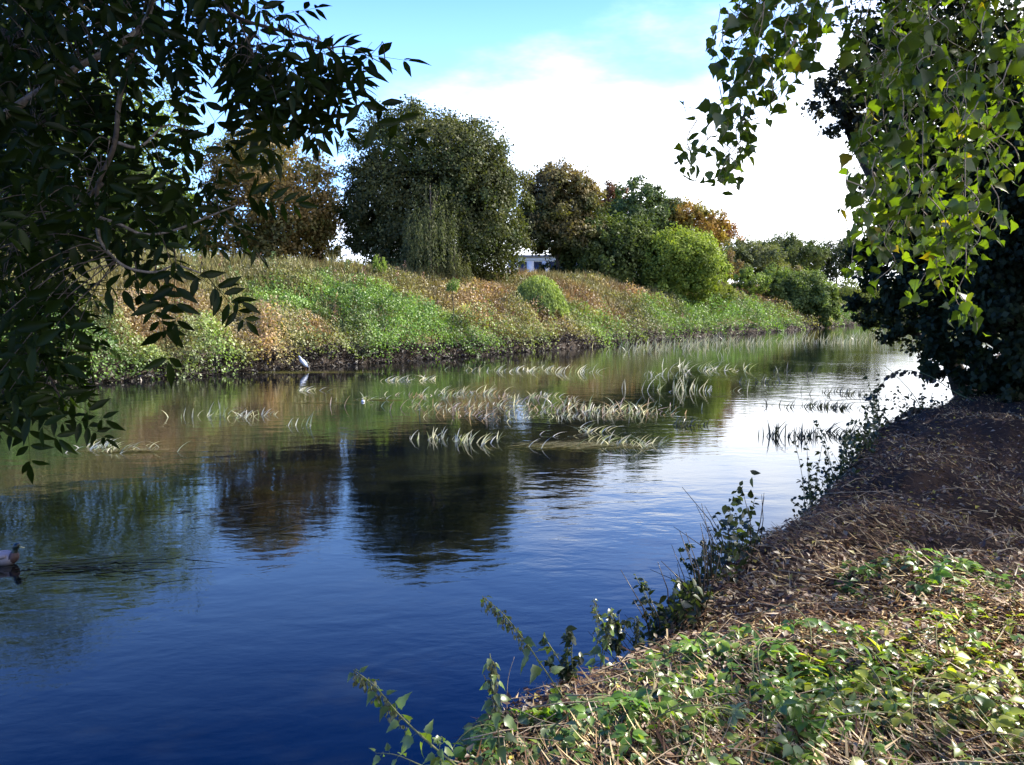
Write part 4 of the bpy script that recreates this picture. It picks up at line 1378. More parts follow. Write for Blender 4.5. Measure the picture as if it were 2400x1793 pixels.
nettle("long nettle leaning left over the blue water at the bottom, leftmost", [(1075, 1800), (1010, 1745), (940, 1680), (880, 1610), (828, 1570)], [2.85, 2.9, 3.0, 3.05, 3.1], .004, 15)
nettle("tall nettle with drooping seed tassels arching left from the straw edge", [(1330, 1650), (1270, 1560), (1225, 1495), (1180, 1440), (1130, 1397)], [3.6, 3.6, 3.6, 3.65, 3.7], .0035, 12)
nettle("upright nettle beside the white broken stalks", [(1170, 1760), (1166, 1690), (1160, 1610), (1148, 1532)], [3.0, 3.0, 3.0, 3.0], .0035, 11)
nettle("nettle with long seed spikes at the notch of the bank edge", [(1405, 1590), (1412, 1530), (1425, 1475), (1433, 1424)], [4.1, 4.1, 4.1, 4.1], .003, 9)
nettle("thin dark nettle behind the seed spike nettle", [(1380, 1590), (1400, 1510), (1400, 1450), (1392, 1402)], [4.3, 4.3, 4.35, 4.4], .002, 7, sc=.6)
nettle("short nettle spike closest to the dry leafed branch", [(1500, 1545), (1492, 1500), (1494, 1443)], [4.5, 4.5, 4.5], .003, 7, sc=.8)
nettle("small nettle shoot hanging low at the bottom left of the bank", [(1000, 1800), (930, 1770), (880, 1765)], [2.75, 2.8, 2.85], .002, 6, sc=.8, seeds=False)
nettle("light green nettle shoot between the long nettle and the bank tip", [(1040, 1810), (1030, 1760), (1035, 1725)], [2.7, 2.72, 2.74], .002, 6, sc=.9, seeds=False)

edge_pl = [
    ((1560, 1440), 70, 90, 5.0, "dark wiry plant hanging over the water at the inner notch of the shaded bank"),
    ((1640, 1370), 60, 85, 5.6, "dark leafy sprig on the shaded edge just above the notch"),
    ((1740, 1270), 75, 95, 6.6, "bushy dark weed on the shaded edge against blue water"),
    ((1800, 1215), 45, 70, 7.4, "small dark weed between the two bushy ones on the shaded edge"),
    ((1900, 1160), 70, 110, 8.2, "tall dark weed spray against the white water"),
    ((1965, 1110), 60, 95, 9.5, "dense dark weed tuft right of the tall spray"),
    ((1335, 1600), 60, 70, 3.9, "dark low bush below the bank lip behind the tall nettle"),
    ((1450, 1535), 60, 55, 4.5, "dark low bush below the bank lip behind the seed spike nettle"),
    ((2060, 1010), 55, 70, 12.5, "dark tangle of weed on the far end of the shaded edge"),
    ((2150, 975), 60, 55, 14.5, "dark weed patch where the bramble canes root"),
]
SM = []
for k in range(4):
    A = Acc(); rs = np.random.default_rng(70 + k)
    for j in range(3):
        A.scat(T_SMALL[0], T_SMALL[1], np.array([[0, .004 * j, 0]]), basis(np.array([[rs.normal(0, .6), 1.0, rs.normal(0, .3)]]), np.array([[rs.normal(0, .3), 0, 1.0]])), .034 * rs.uniform(.7, 1.2), np.array([[.045, .065, .025]]) * rs.uniform(.7, 1.3))
    SM.append(A.mesh("sprig_leaf", M_BRAM, True))
for (bp, wpx, hpx, D, lab) in edge_pl:
    b = at(bp[0], bp[1], D)
    b[2] = max(gz(b[None])[0], .05) if D > 4.6 else b[2]
    b = b if D <= 4.6 else np.array([b[0], b[1], gz(b[None])[0]])
    o = empty("edge_weed", b, lab, "weed", "dark weeds along the bank edge")
    k_ = D / FPX
    for s_ in range(8):
        tip = b + np.array([RNG.uniform(-1.1, .5) * wpx * k_, RNG.uniform(-.3, .3) * wpx * k_, RNG.uniform(.5, 2.0) * hpx * k_])
        mid = (b + tip) / 2 + np.array([0, 0, .12 * hpx * k_])
        pth = cane([b + RNG.normal(0, .02, 3), mid, tip], .0025 * (1 + D * .08), o, M_STEM, "stem", 4)
        nl = 9
        for t in np.linspace(.2, 1, nl):
            p_ = pth[int(t * (len(pth) - 1))]
            place(SM[RNG.integers(4)], "leaf", o, p_, (RNG.normal(0, 1), RNG.normal(0, 1), RNG.normal(-.2, .6)), (RNG.normal(0, .5), RNG.normal(-.3, .5), 1), RNG.uniform(.55, 1.1) * (1 + D * .06))

n = 9000
S = sample_near(n, 4.6, 18, lo=-.75, hi=.15)
x, y, d = S.T; gm_ = fbm(x * 1.1, y * 1.1, seed=150)
k_ = gm_ > .47; S = S[k_]; x, y, d = S.T; n = len(S); hgt = np.clip(gm_[k_] - .45, 0, 1) * 2.6
p = np.column_stack([x, y, gz(S[:, :2]) + RNG.random(n) * hgt])
A = Acc(); A.scat(T_SMALL[0], T_SMALL[1], p, basis(rdir(n), rdir(n) + [0, 0, .4]), RNG.uniform(.03, .06, n) * (1 + np.hypot(x, y) * .03), np.array([[.045, .06, .025]]) * RNG.uniform(.5, 1.4, (n, 1)))
for q in S[:150]:
    b_ = np.array([q[0], q[1], gz(q[None, :2])[0]]); tp_ = b_ + np.array([RNG.normal(-.12, .12), RNG.normal(0, .1), RNG.uniform(.2, .55)])
    A.add(*tube_arrays([b_, (b_ + tp_) / 2 + [0.02, 0, .04], tp_], [.004, .003, .0015], 4, (.08, .06, .04)))
tag(A.build("edge_undergrowth", M_BRAM, kind="stuff"), "dark tangle of leaves and stems fringing the shaded bank edge", "undergrowth")

# arching bramble canes over the white water
SP = leaf_variants(T_OVATE, (.045, .035, .025), .075, M_DRY)
for (pix, D, lab, lf) in [
    ([(2380, 1010), (2300, 950), (2240, 920), (2180, 882), (2130, 868), (2090, 876), (2045, 930)], [14, 14.5, 15, 15.5, 16, 16, 16], "upper arching bramble cane with shrivelled leaves over the white water", (.45, 1.0)),
    ([(2420, 1010), (2330, 985), (2260, 972), (2190, 958), (2140, 958), (2090, 985), (2050, 1040)], [12, 12.5, 13, 13, 13, 13, 13], "lower arching bramble cane drooping onto the shaded bank edge", (.4, 1.0)),
    ([(2172, 1000), (2150, 940), (2110, 890), (2070, 855)], [14, 14, 14.2, 14.5], "bare straight stem crossing the upper arching cane", None)]:
    pts = [at(px, py, d_) for (px, py), d_ in zip(pix, D)]
    o = empty("bramble_cane", pts[0], lab, "bramble cane", "canes arching over the water")
    pth = cane(pts, .009, o, M_STEM)
    if lf:
        for t in np.linspace(lf[0], lf[1], 34):
            p_ = pth[int(t * (len(pth) - 1))] + RNG.normal(0, .015, 3)
            place(SP[RNG.integers(4)], "leaf", o, p_, (-.7 + RNG.normal(0, .4), RNG.normal(0, .4), -1), (RNG.normal(0, .6), -1, RNG.normal(0, .5)), RNG.uniform(.8, 1.5))

# dry branch with curled leaves on the bank lip
pts = [at(px, py, d_) for (px, py), d_ in zip([(1800, 1452), (1740, 1442), (1650, 1434), (1600, 1440), (1540, 1478)], [4.75, 4.75, 4.75, 4.7, 4.65])]
o = empty("withered_branch", pts[0], "withered bramble branch with curled tan leaves lying on the bank lip", "dead branch")
pth = cane(pts, .004, o, M_TWIG)
for t in RNG.uniform(.15, 1, 26):
    p_ = pth[int(t * (len(pth) - 1))] + RNG.normal(0, .012, 3)
    place(DRYL[RNG.integers(4)], "leaf", o, p_, RNG.normal(0, 1, 3), RNG.normal(0, 1, 3), RNG.uniform(.5, 1.05))

# dry twigs and canes lying about
twigs = [
    ([(1716, 1358), (1760, 1384), (1801, 1403)], .003, "thin forked twig end left of the bleached hooked twig"),
    ([(1764, 1386), (1785, 1368), (1838, 1376), (1907, 1392), (1931, 1400)], .004, "bleached hooked twig on the sun line of the bank"),
    ([(1675, 1333), (1825, 1348), (2008, 1368)], .003, "long straight cane lying in the shade edge"),
    ([(2012, 1337), (2010, 1364), (2025, 1388), (2025, 1413)], .004, "upright crooked pale twig at the end of the long cane"),
    ([(1821, 1407), (1858, 1398), (1890, 1409)], .004, "short arched pale twig right of the withered branch"),
    ([(2370, 1313), (2346, 1368), (2305, 1396)], .003, "bent dry stem rising at the right edge of the frame"),
    ([(2289, 1390), (2338, 1417), (2410, 1415)], .005, "thick pale twig running out at the right edge"),
    ([(2151, 1388), (2216, 1403)], .004, "short pale stick under the bright bramble spray"),
    ([(1931, 1421), (1984, 1466)], .004, "short slanting stick below the bleached hooked twig"),
    ([(1968, 1297), (2029, 1348)], .003, "dark slanting stick in the shaded ground"),
    ([(1760, 1697), (1829, 1734), (1895, 1771)], .004, "thorny cane crossing the largest bramble"),
    ([(2362, 1486), (2326, 1531)], .005, "stubby pale stick at right below the long canes"),
    ([(1560, 1783), (1640, 1780), (1712, 1783)], .004, "horizontal twig at the lower frame edge"),
    ([(1134, 1596), (1152, 1640), (1165, 1700)], .005, "white broken stalk leaning by the upright nettle, left one"),
    ([(1170, 1655), (1195, 1710), (1205, 1760)], .004, "white broken stalk right of the upright nettle"),
    ([(1140, 1650), (1180, 1653), (1225, 1652)], .004, "white broken stalk lying across the others at the bank tip"),
    ([(1265, 1638), (1275, 1610), (1290, 1575)], .003, "slim stalk standing below the tall nettle"),
    ([(2008, 1560), (2012, 1595)], .005, "short bleached stump stick in the middle of the sunny ground"),
    ([(1995, 1545), (2060, 1565), (2110, 1580), (2150, 1575)], .004, "curved bleached twig in the sunny ground"),
    ([(2040, 1790), (2070, 1760), (2100, 1735)], .006, "thick pale stick at the lower edge among bramble leaves"),
    ([(1860, 1405), (1960, 1415), (2060, 1425), (2200, 1428)], .003, "long brown cane lying along the sun line"),
    ([(2160, 1640), (2250, 1600), (2390, 1560)], .003, "slanting grey cane above the yellow bramble"),
]
for (pix, r_, lab) in twigs:
    g = hit([p[0] for p in pix], [p[1] for p in pix])
    nn = len(g)
    for i, p_ in enumerate(g):
        p_[2] += .03 + .03 * sin(i * 2.1 + 1)
    o = empty("dry_twig", g[0], lab, "twig", "dry twigs and canes on the near bank")
    pth = cane(list(g), r_, o, M_TWIG, "stem")
    if len(pth) > 8:
        for q in (.4, .7):
            s0 = pth[int(q * (len(pth) - 1))]
            dv = RNG.normal(0, .06, 3); dv[2] = abs(dv[2])
            cane([s0, s0 + dv, s0 + dv * 1.7 + RNG.normal(0, .015, 3)], r_ * .6, o, M_TWIG, "side_twig", 5)
# many thin loose canes
A = Acc()
S = sample_near(150, 2.4, 14, lo=.05)
for x_, y_, d_ in S:
    a = RNG.normal(.2, .7); L_ = RNG.uniform(.25, .9)
    t = np.linspace(-.5, .5, 6)
    q = np.stack([x_ + cos(a) * L_ * t, y_ + sin(a) * L_ * t, np.zeros(6)], -1)
    q[:, 2] = gz(q).mean() + .03 + .05 * np.cos(t * 3) + RNG.normal(0, .008, 6)
    A.add(*tube_arrays(q, np.linspace(.0025, .001, 6) * (1 + y_ * .05), 4))
tag(A.build("loose_canes", M_TWIG, kind="stuff"), "thin dead stalks strewn over the near bank", "stalks")


# ------------------------------------------------------------------ foreground ash (left)
def ash_leaf(seed, pairs, L, TL=None):
    TL = TL or T_ASHLET
    rs = np.random.default_rng(seed)
    A = Acc()
    n = pairs + 1
    ys = np.linspace(.28, .94, pairs)
    curve = lambda t: np.array([rs_c * t * t * L, t * L, -dr * t * t * L])
    rs_c = rs.normal(0, .12); dr = rs.uniform(.05, .35)
    path = [curve(t) for t in np.linspace(0, 1, 8)]
    base = np.array([.016, .027, .005])
    A.add(*tube_arrays(path, np.linspace(.0016, .0007, 8), 4, base * 1.3))
    for i, t in enumerate(ys):
        p_ = curve(t)
        for s_ in (-1, 1):
            ang_ = radians(rs.uniform(48, 74))
            axv = np.array([[s_ * sin(ang_) + rs.normal(0, .08), cos(ang_), rs.normal(-.25, .22)]])
            ll = L * .31 * (.75 + .45 * sin(pi * (t * .8 + .15))) * rs.uniform(.9, 1.1)
            A.scat(TL[0], TL[1], p_[None] + unit(axv) * .004, basis(axv, np.array([[rs.normal(0, .3), rs.normal(0, .2), 1]])), np.array([[ll, ll, ll]]), base[None] * rs.uniform(.8, 1.25))
    axv = np.array([[rs_c * 1.5, 1, -dr]])
    A.scat(TL[0], TL[1], curve(1.0)[None], basis(axv, np.array([[0, 0, 1.0]])), L * .33, base[None])
    return A


ASHM = [ash_leaf(200 + k, [3, 4, 4, 5, 5, 3][k % 6], .22 + .025 * (k % 3)) for k in range(12)]
T_ALOW = (T_DIA[0] * [.5, 1.05, 1], T_DIA[1])
ASHLOW = [ash_leaf(200 + k, [3, 4, 4, 5, 5, 3][k % 6], .22 + .025 * (k % 3), T_ALOW) for k in range(12)]
ASH_MESH = [a.mesh("compound_leaf", M_ASH, True) for a in ASHM]

ash = empty("ash_tree", (-3.1, -1.4, gz(np.array([[-3.1, -1.4]]))[0]), "ash tree with dark pinnate leaves hanging over the river from the upper left", "tree")
tb = np.array([-3.1, -1.4, 1.2])
A = trunk_arrays(tb, np.array([-3.4, -.6, 8.5]), .26, .12, [])
A.build("trunk", M_BARK, ash, smooth=True)
branches = [
    ([(-160, 380), (0, 276), (159, 172), (318, 77), (358, 0), (380, -90)], [3.0, 3.0, 3.0, 3.0, 3.1, 3.2], .016, M_BARKP),
    ([(330, 60), (318, 91), (281, 227), (268, 340), (231, 431), (227, 505), (235, 560)], [3.0, 3.0, 3.0, 3.0, 3.05, 3.1, 3.1], .011, M_BARK),
    ([(227, 508), (281, 526), (336, 549), (408, 540), (500, 503), (560, 480)], [3.1, 3.1, 3.1, 3.1, 3.1, 3.1], .0062, M_BARKP),
    ([(227, 524), (236, 567), (281, 617), (327, 635), (372, 637), (412, 622), (470, 640)], [3.1, 3.05, 3.0, 3.0, 3.0, 3.0, 3.0], .0062, M_BARKP),
    ([(420, -160), (517, 0), (558, 41), (635, 66), (708, 86), (771, 113), (815, 200)], [3.3, 3.2, 3.2, 3.2, 3.2, 3.2, 3.2], .0085, M_BARK),
    ([(240, -60), (195, 0), (113, 59), (0, 127), (-120, 170)], [3.4, 3.4, 3.4, 3.4, 3.3], .013, M_BARK),
    ([(277, 334), (310, 345), (338, 338), (386, 295), (430, 300)], [3.0, 3.0, 3.0, 3.05, 3.1], .006, M_BARKP),
    ([(240, 430), (170, 490), (60, 560), (-80, 600)], [3.05, 3.1, 3.2, 3.3], .007, M_BARK),
    ([(-100, 560), (-20, 640), (60, 760), (110, 870), (150, 950)], [3.6, 3.6, 3.5, 3.5, 3.5], .009, M_BARK),
    ([(80, 300), (78, 380), (90, 470), (130, 560)], [3.2, 3.2, 3.2, 3.2], .005, M_BARK),
    ([(558, 41), (600, 140), (640, 200), (600, 250)], [3.2, 3.2, 3.2, 3.2], .004, M_BARK),
    ([(771, 113), (820, 110), (880, 140), (930, 165)], [3.2, 3.2, 3.2, 3.2], .003, M_BARK),
]
bp_all = []
for pix, D, r, m_ in branches:
    pts = [at(px, py, d_) for (px, py), d_ in zip(pix, D)]
    pth = cane(pts, r, ash, m_, "branch", 8)
    bp_all.append(pth)
# boughs joining the visible branches to the trunk
for tgt in [at(-160, 380, 3.0), at(380, -90, 3.2), at(420, -160, 3.3), at(-120, 170, 3.3), at(-100, 560, 3.6), at(240, -60, 3.4)]:
    s0 = np.array([-3.25, -1.0, min(max(tgt[2] + .3, 2.6), 6)])
    cane([s0, (s0 + tgt) / 2 + [0, 0, .35], tgt], .03, ash, M_BARK, "bough", 8)
bp_all = np.concatenate(bp_all)


def in_poly(px, py, poly):
    poly = np.asarray(poly, float); n = len(poly); c = np.zeros(len(px), bool); j = n - 1
    for i in range(n):
        xi, yi = poly[i]; xj, yj = poly[j]
        cond = ((yi > py) != (yj > py)) & (px < (xj - xi) * (py - yi) / (yj - yi + 1e-12) + xi)
        c ^= cond; j = i
    return c


ASH_POLY = [(-140, -120), (620, -120), (640, 20), (720, 70), (800, 110), (870, 130), (905, 160), (895, 225), (850, 250), (800, 285), (740, 250), (680, 215), (600, 215), (520, 215), (465, 240),
            (440, 300), (455, 370), (470, 420), (560, 450), (600, 480), (580, 540), (560, 600), (530, 650), (440, 670), (350, 690), (270, 620), (205, 650), (160, 720), (180, 790), (150, 860), (170, 930), (80, 980), (-140, 990)]


def sample_poly(poly, n):
    poly = np.asarray(poly, float); out = []
    lo, hi = poly.min(0), poly.max(0); tot = 0
    while tot < n:
        q = RNG.uniform(lo, hi, (n * 2, 2)); k = in_poly(q[:, 0], q[:, 1], poly); out.append(q[k]); tot += k.sum()
    return np.concatenate(out)[:n]


def twig_to(acc, p, r=.0016):
    dd = ((bp_all - p) ** 2).sum(1); q = bp_all[np.argmin(dd)]
    if dd.min() > 1.2: return
    mid = (p + q) / 2 + np.array([0, 0, .04])
    acc.add(*tube_arrays(smooth_path([q, mid, p], 3), np.linspace(r * 1.4, r * .8, 7), 4))


tw = Acc()
cand = sample_poly(ASH_POLY, 660)
# denser towards the left and the top
wgt = np.clip(1.25 - cand[:, 0] / 700, .25, 1)
cand = cand[RNG.random(len(cand)) < wgt]
hand = [(640, 42, (1, 0, .1), 3.2), (755, 120, (1, 0, -.35), 3.2), (790, 125, (1, 0, .0), 3.2), (700, 150, (.3, 0, -1), 3.2), (830, 200, (.6, 0, -1), 3.2), (868, 215, (.8, 0, -.7), 3.2), (660, 235, (-.1, 0, -1), 3.0),
        (560, 190, (.3, 0, -1), 3.2), (600, 180, (.7, 0, -.8), 3.2), (470, 200, (.3, 0, -1), 3.1), (410, 290, (.8, 0, -.6), 3.0), (505, 480, (.8, 0, -.5), 3.0), (440, 620, (.9, 0, -.6), 3.0), (420, 590, (.1, 0, -1), 3.0),
        (490, 640, (.8, 0, -.7), 3.0), (215, 680, (1, 0, .1), 3.0), (380, 660, (.1, 0, -1), 3.0), (330, 650, (.3, 0, -1), 3.0), (560, 445, (.9, 0, -.3), 3.0), (120, 900, (.8, 0, -.6), 3.4), (60, 930, (.2, 0, -1), 3.4), (150, 960, (.8, .1, -.4), 3.4)]
for k in range(46):
    a_ = RNG.uniform(0, 1)
    hand.append((RNG.uniform(500, 800), 60 + RNG.uniform(0, 1) * 150 + 0 * a_, (RNG.normal(.55, .5), RNG.normal(0, .3), RNG.normal(-.7, .45)), RNG.uniform(3.1, 3.6)))
items = [(px - 12, py, D, v) for px, py, v, D in hand]
for px, py in cand:
    v = np.array([RNG.normal(.45, .8), RNG.normal(-.1, .45), RNG.normal(-.65, .55)])
    D = RNG.choice([RNG.uniform(2.8, 3.6), RNG.uniform(3.3, 4.8)])
    off = np.array([v[0], -v[2]]) / np.linalg.norm(v) * .24 * FPX / D
    tip = np.array([px, py]) + off * .62
    if px > 120 and not in_poly(tip[:1], tip[1:], ASH_POLY)[0]: continue
    items.append((px - off[0] * .5, py - off[1] * .5, D, v))
stuffA = Acc()
n_parts = 0
for k, (px, py, D, v) in enumerate(items):
    p_ = at(px, py, D)
    idx = RNG.integers(12)
    nv = np.array([RNG.normal(0, .5), -.9 + RNG.normal(0, .5), .8 + RNG.normal(0, .5)])
    v = np.asarray(v, float) + RNG.normal(0, .08, 3)
    sc = RNG.uniform(.75, 1.05)
    if n_parts < 285 and D < 3.9:
        place(ASH_MESH[idx], "leaf", ash, p_, v, nv, sc); n_parts += 1
    else:
        R = basis(v[None], nv[None])[0]
        a_ = ASHM[idx]
        stuffA.add((np.concatenate(a_.V) * sc) @ R.T + p_, np.concatenate(a_.L), np.concatenate(a_.S), np.concatenate(a_.C))
    twig_to(tw, p_)
# the rest of the crown: above the frame and off to the left, shading the branches
for k in range(1340):
    if k < 650:
        p_ = np.array([RNG.uniform(-4.2, .3), RNG.uniform(1.2, 5.2), RNG.uniform(5.0, 7.4)])
        if p_[2] < CAMZ + .36 * p_[1] + .35: continue
    elif k < 1100:
        p_ = np.array([RNG.uniform(-4.8, -1.6), RNG.uniform(.8, 4.5), RNG.uniform(2.2, 6.5)])
        if p_[0] > -.577 * p_[1] - .5 or p_[2] < 2.5: continue
    else:
        px_, py_ = RNG.uniform(-250, 190), RNG.uniform(100, 960)
        p_ = at(px_, py_, RNG.uniform(4.0, 6.5))
    idx = RNG.integers(12); v = RNG.normal(0, 1, 3) + [0, 0, -.4]; nv = RNG.normal(0, .6, 3) + [0, -.2, 1]
    R = basis(v[None], nv[None])[0]; a_ = ASHLOW[idx] if k < 1100 else ASHM[idx]; sc = RNG.uniform(.9, 1.25)
    stuffA.add((np.concatenate(a_.V) * sc) @ R.T + p_, np.concatenate(a_.L), np.concatenate(a_.S), np.concatenate(a_.C))
stuffA.build("foliage", M_ASH, ash, kind="stuff", smooth=True)
tw.build("twigs", M_BARK, ash, kind="stuff")


# ------------------------------------------------------------------ poplar (right, hanging sprays)
def pop_leaf(seed, c):
    rs = np.random.default_rng(seed); A = Acc()
    pl = .03
    A.add(*tube_arrays([[0, 0, 0], [.002, pl * .5, .002], [0, pl, 0]], .0009, 4, np.array(c) * 1.4))
    A.scat(T_POPLAR[0], T_POPLAR[1], np.array([[0, pl, 0]]), basis(np.array([[rs.normal(0, .1), 1, rs.normal(-.1, .25)]]), np.array([[rs.normal(0, .25), 0, 1]])), np.array([[.046, .048, .044]]) * rs.uniform(.85, 1.15), np.array([c]))
    return A


pc = [(.075, .12, .025), (.06, .10, .022), (.09, .135, .025), (.07, .11, .03), (.12, .15, .025), (.05, .085, .022), (.08, .12, .02), (.20, .16, .02)]
pc = [tuple(v * .62 for v in c) for c in pc]
POPA = [pop_leaf(300 + k, c) for k, c in enumerate(pc)]
POP_MESH = [a.mesh("poplar_leaf", M_POP, True) for a in POPA]
pop = empty("poplar_tree", (4.6, .6, gz(np.array([[4.6, .6]]))[0]), "poplar whose leafy sprays hang down at upper right, yellow-green where the sun shines through", "tree")
A = trunk_arrays(np.array([4.6, .6, 1.4]), np.array([4.2, 1.4, 8.5]), .3, .14, [])
A.build("trunk", M_BARK, pop, smooth=True)
PA = [(1740, -60), (1960, -60), (1945, 20), (1930, 130), (1880, 190), (1845, 230), (1810, 310), (1765, 390), (1730, 410), (1690, 420), (1640, 415), (1622, 370), (1625, 335), (1665, 300), (1690, 200), (1690, 110), (1690, 60)]
PB = [(1950, -60), (2440, -60), (2420, 300), (2330, 420), (2310, 500), (2290, 560), (2260, 600), (2180, 600), (2110, 585), (2040, 560), (1970, 555), (1965, 490), (2000, 440), (2015, 340), (2030, 200), (1975, 130)]
pst = Acc(); nparts = 0; ptw = Acc()
strands = []
for poly, ns, D0, D1 in ((PA, 44, 3.0, 3.7), (PB, 112, 2.6, 4.8)):
    q = sample_poly(poly, ns)
    for px, py in q:
        D = RNG.uniform(D0, D1)
        L_ = RNG.uniform(70, 190); sl = RNG.normal(0, 4 if poly is PA else 11)
        pts = []
        for j in range(5):
            pts.append((px + RNG.normal(0, 15) + sl * j - (10 * j if poly is PA else 3 * j), py - L_ / 2 + L_ * j / 4))
        if poly is PA and not in_poly(np.array([pts[-1][0]]), np.array([pts[-1][1]]), PA)[0]: pts = pts[:3]
        strands.append(([at(a, b, D) for a, b in pts], D, L_))
for pix, D in (([(2175, -40), (2178, 60), (2180, 130), (2120, 160), (2060, 185)], 3.0), ([(2164, 250), (2162, 400), (2166, 520)], 2.9), ([(2262, 300), (2262, 450), (2264, 600), (2262, 640), (2240, 700), (2275, 740)], 2.9),
               ([(2200, 130), (2240, 170), (2258, 230), (2240, 270)], 3.0), ([(2200, 560), (2195, 620), (2215, 680)], 2.9), ([(2250, 690), (2285, 740), (2290, 775)], 2.9), ([(1735, 330), (1700, 380), (1680, 420)], 3.2), ([(1665, 320), (1640, 350), (1635, 410)], 3.2), ([(1740, 30), (1700, 75), (1685, 110)], 3.2)):
    strands.append(([at(a, b, D) for a, b in pix], D, 260))
pop_pts = []
for pts, D, L_ in strands:
    pth = smooth_path(pts, 5)
    ptw.add(*tube_arrays(pth, np.linspace(.0021, .001, len(pth)), 5))
    length = np.linalg.norm(np.diff(pth, axis=0), axis=1).sum()
    nl = int(length / .026) + 3
    for t in np.linspace(.03, 1, nl):
        i = t * (len(pth) - 1); j = min(int(i), len(pth) - 2)
        p_ = pth[j] + (pth[j + 1] - pth[j]) * (i - j)
        if sin(t * length * 24 + L_) < -.55 and t < .85: continue
        for _ in range(1 + (RNG.random() < .35)): pop_pts.append(p_ + RNG.normal(0, .022, 3))
pop_pts = np.array(pop_pts)
order = RNG.permutation(len(pop_pts))
low_first = np.argsort(pop_pts[order][:, 2] + RNG.normal(0, .35, len(order)))
order = order[low_first]
for k, ix in enumerate(order):
    p_ = pop_pts[ix]
    idx = RNG.choice(8, p=[.17, .17, .15, .15, .1, .16, .085, .015])
    v = np.array([RNG.normal(0, .8), RNG.normal(0, .8), RNG.normal(-.9, .5)]); nv = np.array([RNG.normal(0, .7), RNG.normal(-.5, .7), RNG.normal(.1, .5)]); sc = RNG.uniform(.55, 1.3)
    if nparts < 290:
        place(POP_MESH[idx], "leaf", pop, p_, v, nv, sc); nparts += 1
    else:
        R = basis(v[None], nv[None])[0]; a_ = POPA[idx]
        pst.add((np.concatenate(a_.V) * sc) @ R.T + p_, np.concatenate(a_.L), np.concatenate(a_.S), np.concatenate(a_.C))
ptw.build("hanging_twigs", M_TWIG, pop, kind="stuff")
# crown overhead, unseen above the frame, shaped to shade the ash and upper sprays
n = 36000
cc = RNG.uniform([-.8, 1.4, 5.4], [3.1, 6.0, 8.2], (170, 3))
ok_ = cc[:, 2] > CAMZ + .36 * cc[:, 1] + .6
cc = cc[ok_]
wch = RNG.integers(0, len(cc), n)
pp = cc[wch] + rdir(n) * (RNG.random(n) ** .5 * .5)[:, None]
m2 = 3500
c2 = RNG.uniform([2.8, 2.6, 6.5], [5.2, 7.2, 8.4], (130, 3)); c2 = c2[c2[:, 2] > CAMZ + .36 * c2[:, 1] + .6]
pp[:m2] = c2[RNG.integers(0, len(c2), m2)] + rdir(m2) * (RNG.random(m2) ** .5 * .45)[:, None]
v = rdir(n) + [0, 0, -.5]; nv = rdir(n) * .8 + [0, 0, .8]
ci = np.array(pc)[RNG.integers(0, 7, n)]
pst.scat(T_DIA[0], T_DIA[1], pp, basis(v, nv), .12 * RNG.uniform(.8, 1.2, n), ci)
pst.build("foliage", M_POP, pop, kind="stuff", smooth=True)
for tgt in [(1, 4, 6.2), (3, 5, 6.6), (2.2, 3, 6.0), (1.6, 3.3, 5.1), (.8, 3.4, 5.0), (3.6, 2.6, 7)]:
    tgt = np.array(tgt)
    s0 = np.array([4.3, 1.2, 6.0])
    cane([s0, (s0 + tgt) / 2 + [0, 0, .3], tgt], .045, pop, M_BARK, "bough", 8)

# ------------------------------------------------------------------ shady trees on the near bank at right
def near_tree(name, label, lobes, n, size, colf, base, r0=.22, T=T_DIA, over=False, **kw):
    b = np.array([base[0], base[1], gz(np.array([base]))[0]])
    o = empty(name, b, label, "tree", "trees shading the near bank")
    A = Acc(); A.add(*crown_arrays(lobes, n, size, colf, T=T, **kw))
    if over:
        cc = RNG.uniform([1.5, 9.6, 6.5], [11, 21, 12.5], (700, 3))  # unseen canopy added overhead to keep sun and sky off the near bank
        cc = cc[cc[:, 2] > CAMZ + .36 * cc[:, 1] + 1.0]
        m = 26000; w_ = RNG.integers(0, len(cc), m)
        pp = cc[w_] + rdir(m) * (RNG.random(m) ** .5 * .7)[:, None]
        dc_ = RNG.uniform([5.8, 5.4, 6.2], [11, 8.6, 8.0], (12, 3)); m3 = 1300  # unattached leaf clumps added out of view to dapple the sunlit foreground
        p3 = dc_[RNG.integers(0, 12, m3)] + rdir(m3) * (RNG.random(m3) ** .5 * .45)[:, None]
        A.scat(T_DIA[0], T_DIA[1], p3, basis(rdir(m3), rdir(m3) * .8 + [0, 0, .7]), .13, np.array([[.04, .055, .02]]) * RNG.uniform(.6, 1.3, (m3, 1)))
        A.scat(T_DIA[0], T_DIA[1], pp, basis(rdir(m), rdir(m) * .8 + [0, 0, .7]), .2, np.array([[.04, .055, .02]]) * RNG.uniform(.6, 1.3, (m, 1)))
    A.build("crown", M_FAR, o, kind="stuff")
    c0, rr0 = lobe_world(lobes[0])
    limbs = [(RNG.uniform(.3, .85), lobe_world(l)[0]) for l in lobes[:6]]
    T_ = trunk_arrays(b - [0, 0, .2], c0, r0, r0 * .4, limbs); T_.build("trunk", M_BARK, o, smooth=True)
    return o


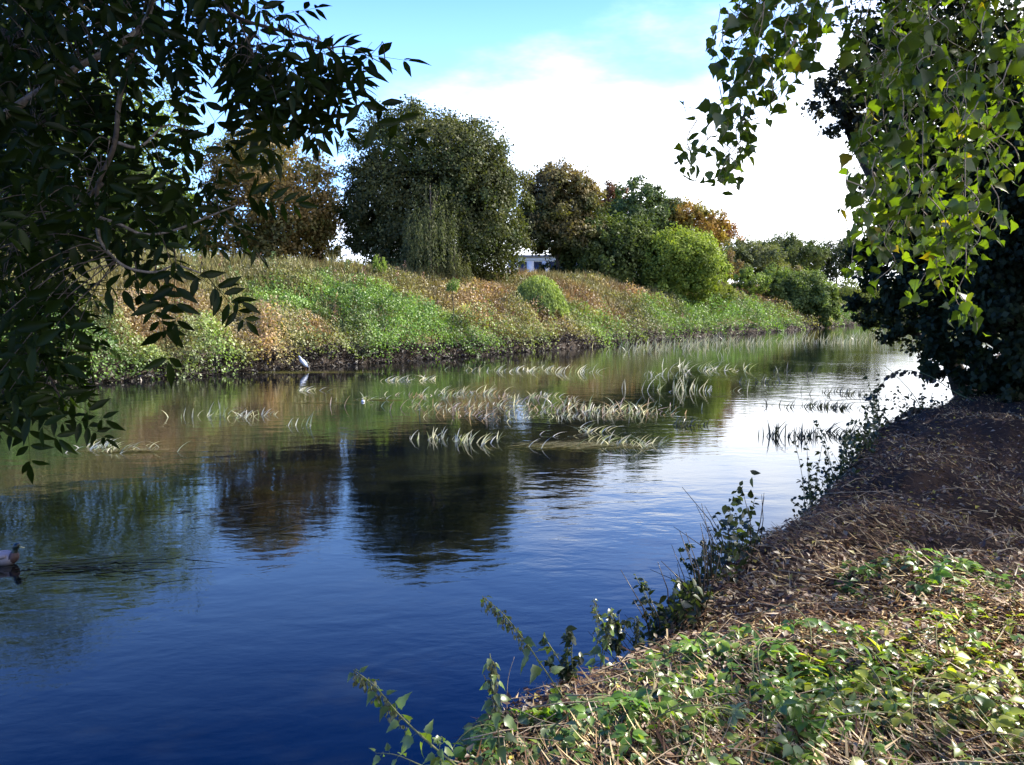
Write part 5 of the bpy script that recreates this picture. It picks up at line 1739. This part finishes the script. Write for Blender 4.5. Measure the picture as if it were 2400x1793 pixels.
DK = pal((.028, .04, .018), (.05, .06, .024), seed=31)
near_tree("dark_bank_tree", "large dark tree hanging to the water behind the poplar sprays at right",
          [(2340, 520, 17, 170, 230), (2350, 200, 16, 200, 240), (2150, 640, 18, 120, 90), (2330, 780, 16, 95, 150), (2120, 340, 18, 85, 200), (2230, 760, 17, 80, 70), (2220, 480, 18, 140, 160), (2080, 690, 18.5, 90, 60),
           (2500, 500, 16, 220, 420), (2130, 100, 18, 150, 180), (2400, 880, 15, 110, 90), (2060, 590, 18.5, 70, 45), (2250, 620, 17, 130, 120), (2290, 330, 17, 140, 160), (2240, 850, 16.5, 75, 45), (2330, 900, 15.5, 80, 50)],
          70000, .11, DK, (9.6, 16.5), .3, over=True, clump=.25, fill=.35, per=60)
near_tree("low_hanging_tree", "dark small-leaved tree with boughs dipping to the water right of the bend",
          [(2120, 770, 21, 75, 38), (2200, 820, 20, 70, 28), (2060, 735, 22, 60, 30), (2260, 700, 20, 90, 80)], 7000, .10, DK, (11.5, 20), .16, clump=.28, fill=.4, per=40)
near_tree("distant_bank_tree", "airy grey-leaved branch tips reaching into the white sky behind the poplar",
          [(1965, 235, 20, 62, 55), (2010, 180, 20, 60, 60), (2000, 290, 20, 65, 40), (1930, 200, 20, 30, 22), (2060, 260, 20, 60, 80)], 3600, .10, pal((.05, .055, .04), (.07, .07, .05), seed=33), (11.0, 21.5), .2, clump=.22, fill=.2, per=24)


def world_tree(name, label, cx, cy, z0_, z1_, r, n, size=.16):
    b = np.array([cx, cy, gz(np.array([[cx, cy]]))[0]])
    o = empty(name, b, label, "tree", "trees shading the near bank")
    nc = n // 60
    dirs = rdir(nc); rad_ = RNG.uniform(.55, 1.0, nc)[:, None]
    cc = np.array([cx, cy, (z0_ + z1_) / 2]) + dirs * rad_ * np.array([r, r, (z1_ - z0_) / 2])
    w_ = RNG.integers(0, nc, n)
    p = cc[w_] + rdir(n) * (RNG.random(n) ** .45)[:, None] * r * .28
    C = np.array([[.045, .06, .024]]) * RNG.uniform(.6, 1.3, (n, 1))
    A = Acc(); A.scat(T_DIA[0], T_DIA[1], p, basis(rdir(n), rdir(n) + [0, 0, .5]), size * RNG.uniform(.7, 1.3, n), C); A.build("crown", M_FAR, o, kind="stuff")
    T_ = trunk_arrays(b - [0, 0, .2], np.array([cx, cy, z1_ * .7]), .28, .1, [(.5, np.array([cx + r * .4, cy, z1_ * .6])), (.6, np.array([cx - r * .4, cy + .5, z1_ * .65]))]); T_.build("trunk", M_BARK, o, smooth=True)


world_tree("bank_alder", "dense dark alder on the near bank outside the right edge, shading the path", 12.2, 12.6, 2.6, 11.5, 3.3, 16000)
world_tree("bank_alder", "nearest slender alder on the near bank outside the right edge", 10.0, 10.4, 2.8, 9.5, 2.5, 14000)
world_tree("bank_alder", "second dense alder farther along the near bank outside the right edge", 15.5, 18.5, 2.2, 12, 4.0, 16000)
world_tree("bank_alder", "third alder beyond the dark hanging tree on the near bank", 19, 27, 2.0, 12, 4.5, 14000)
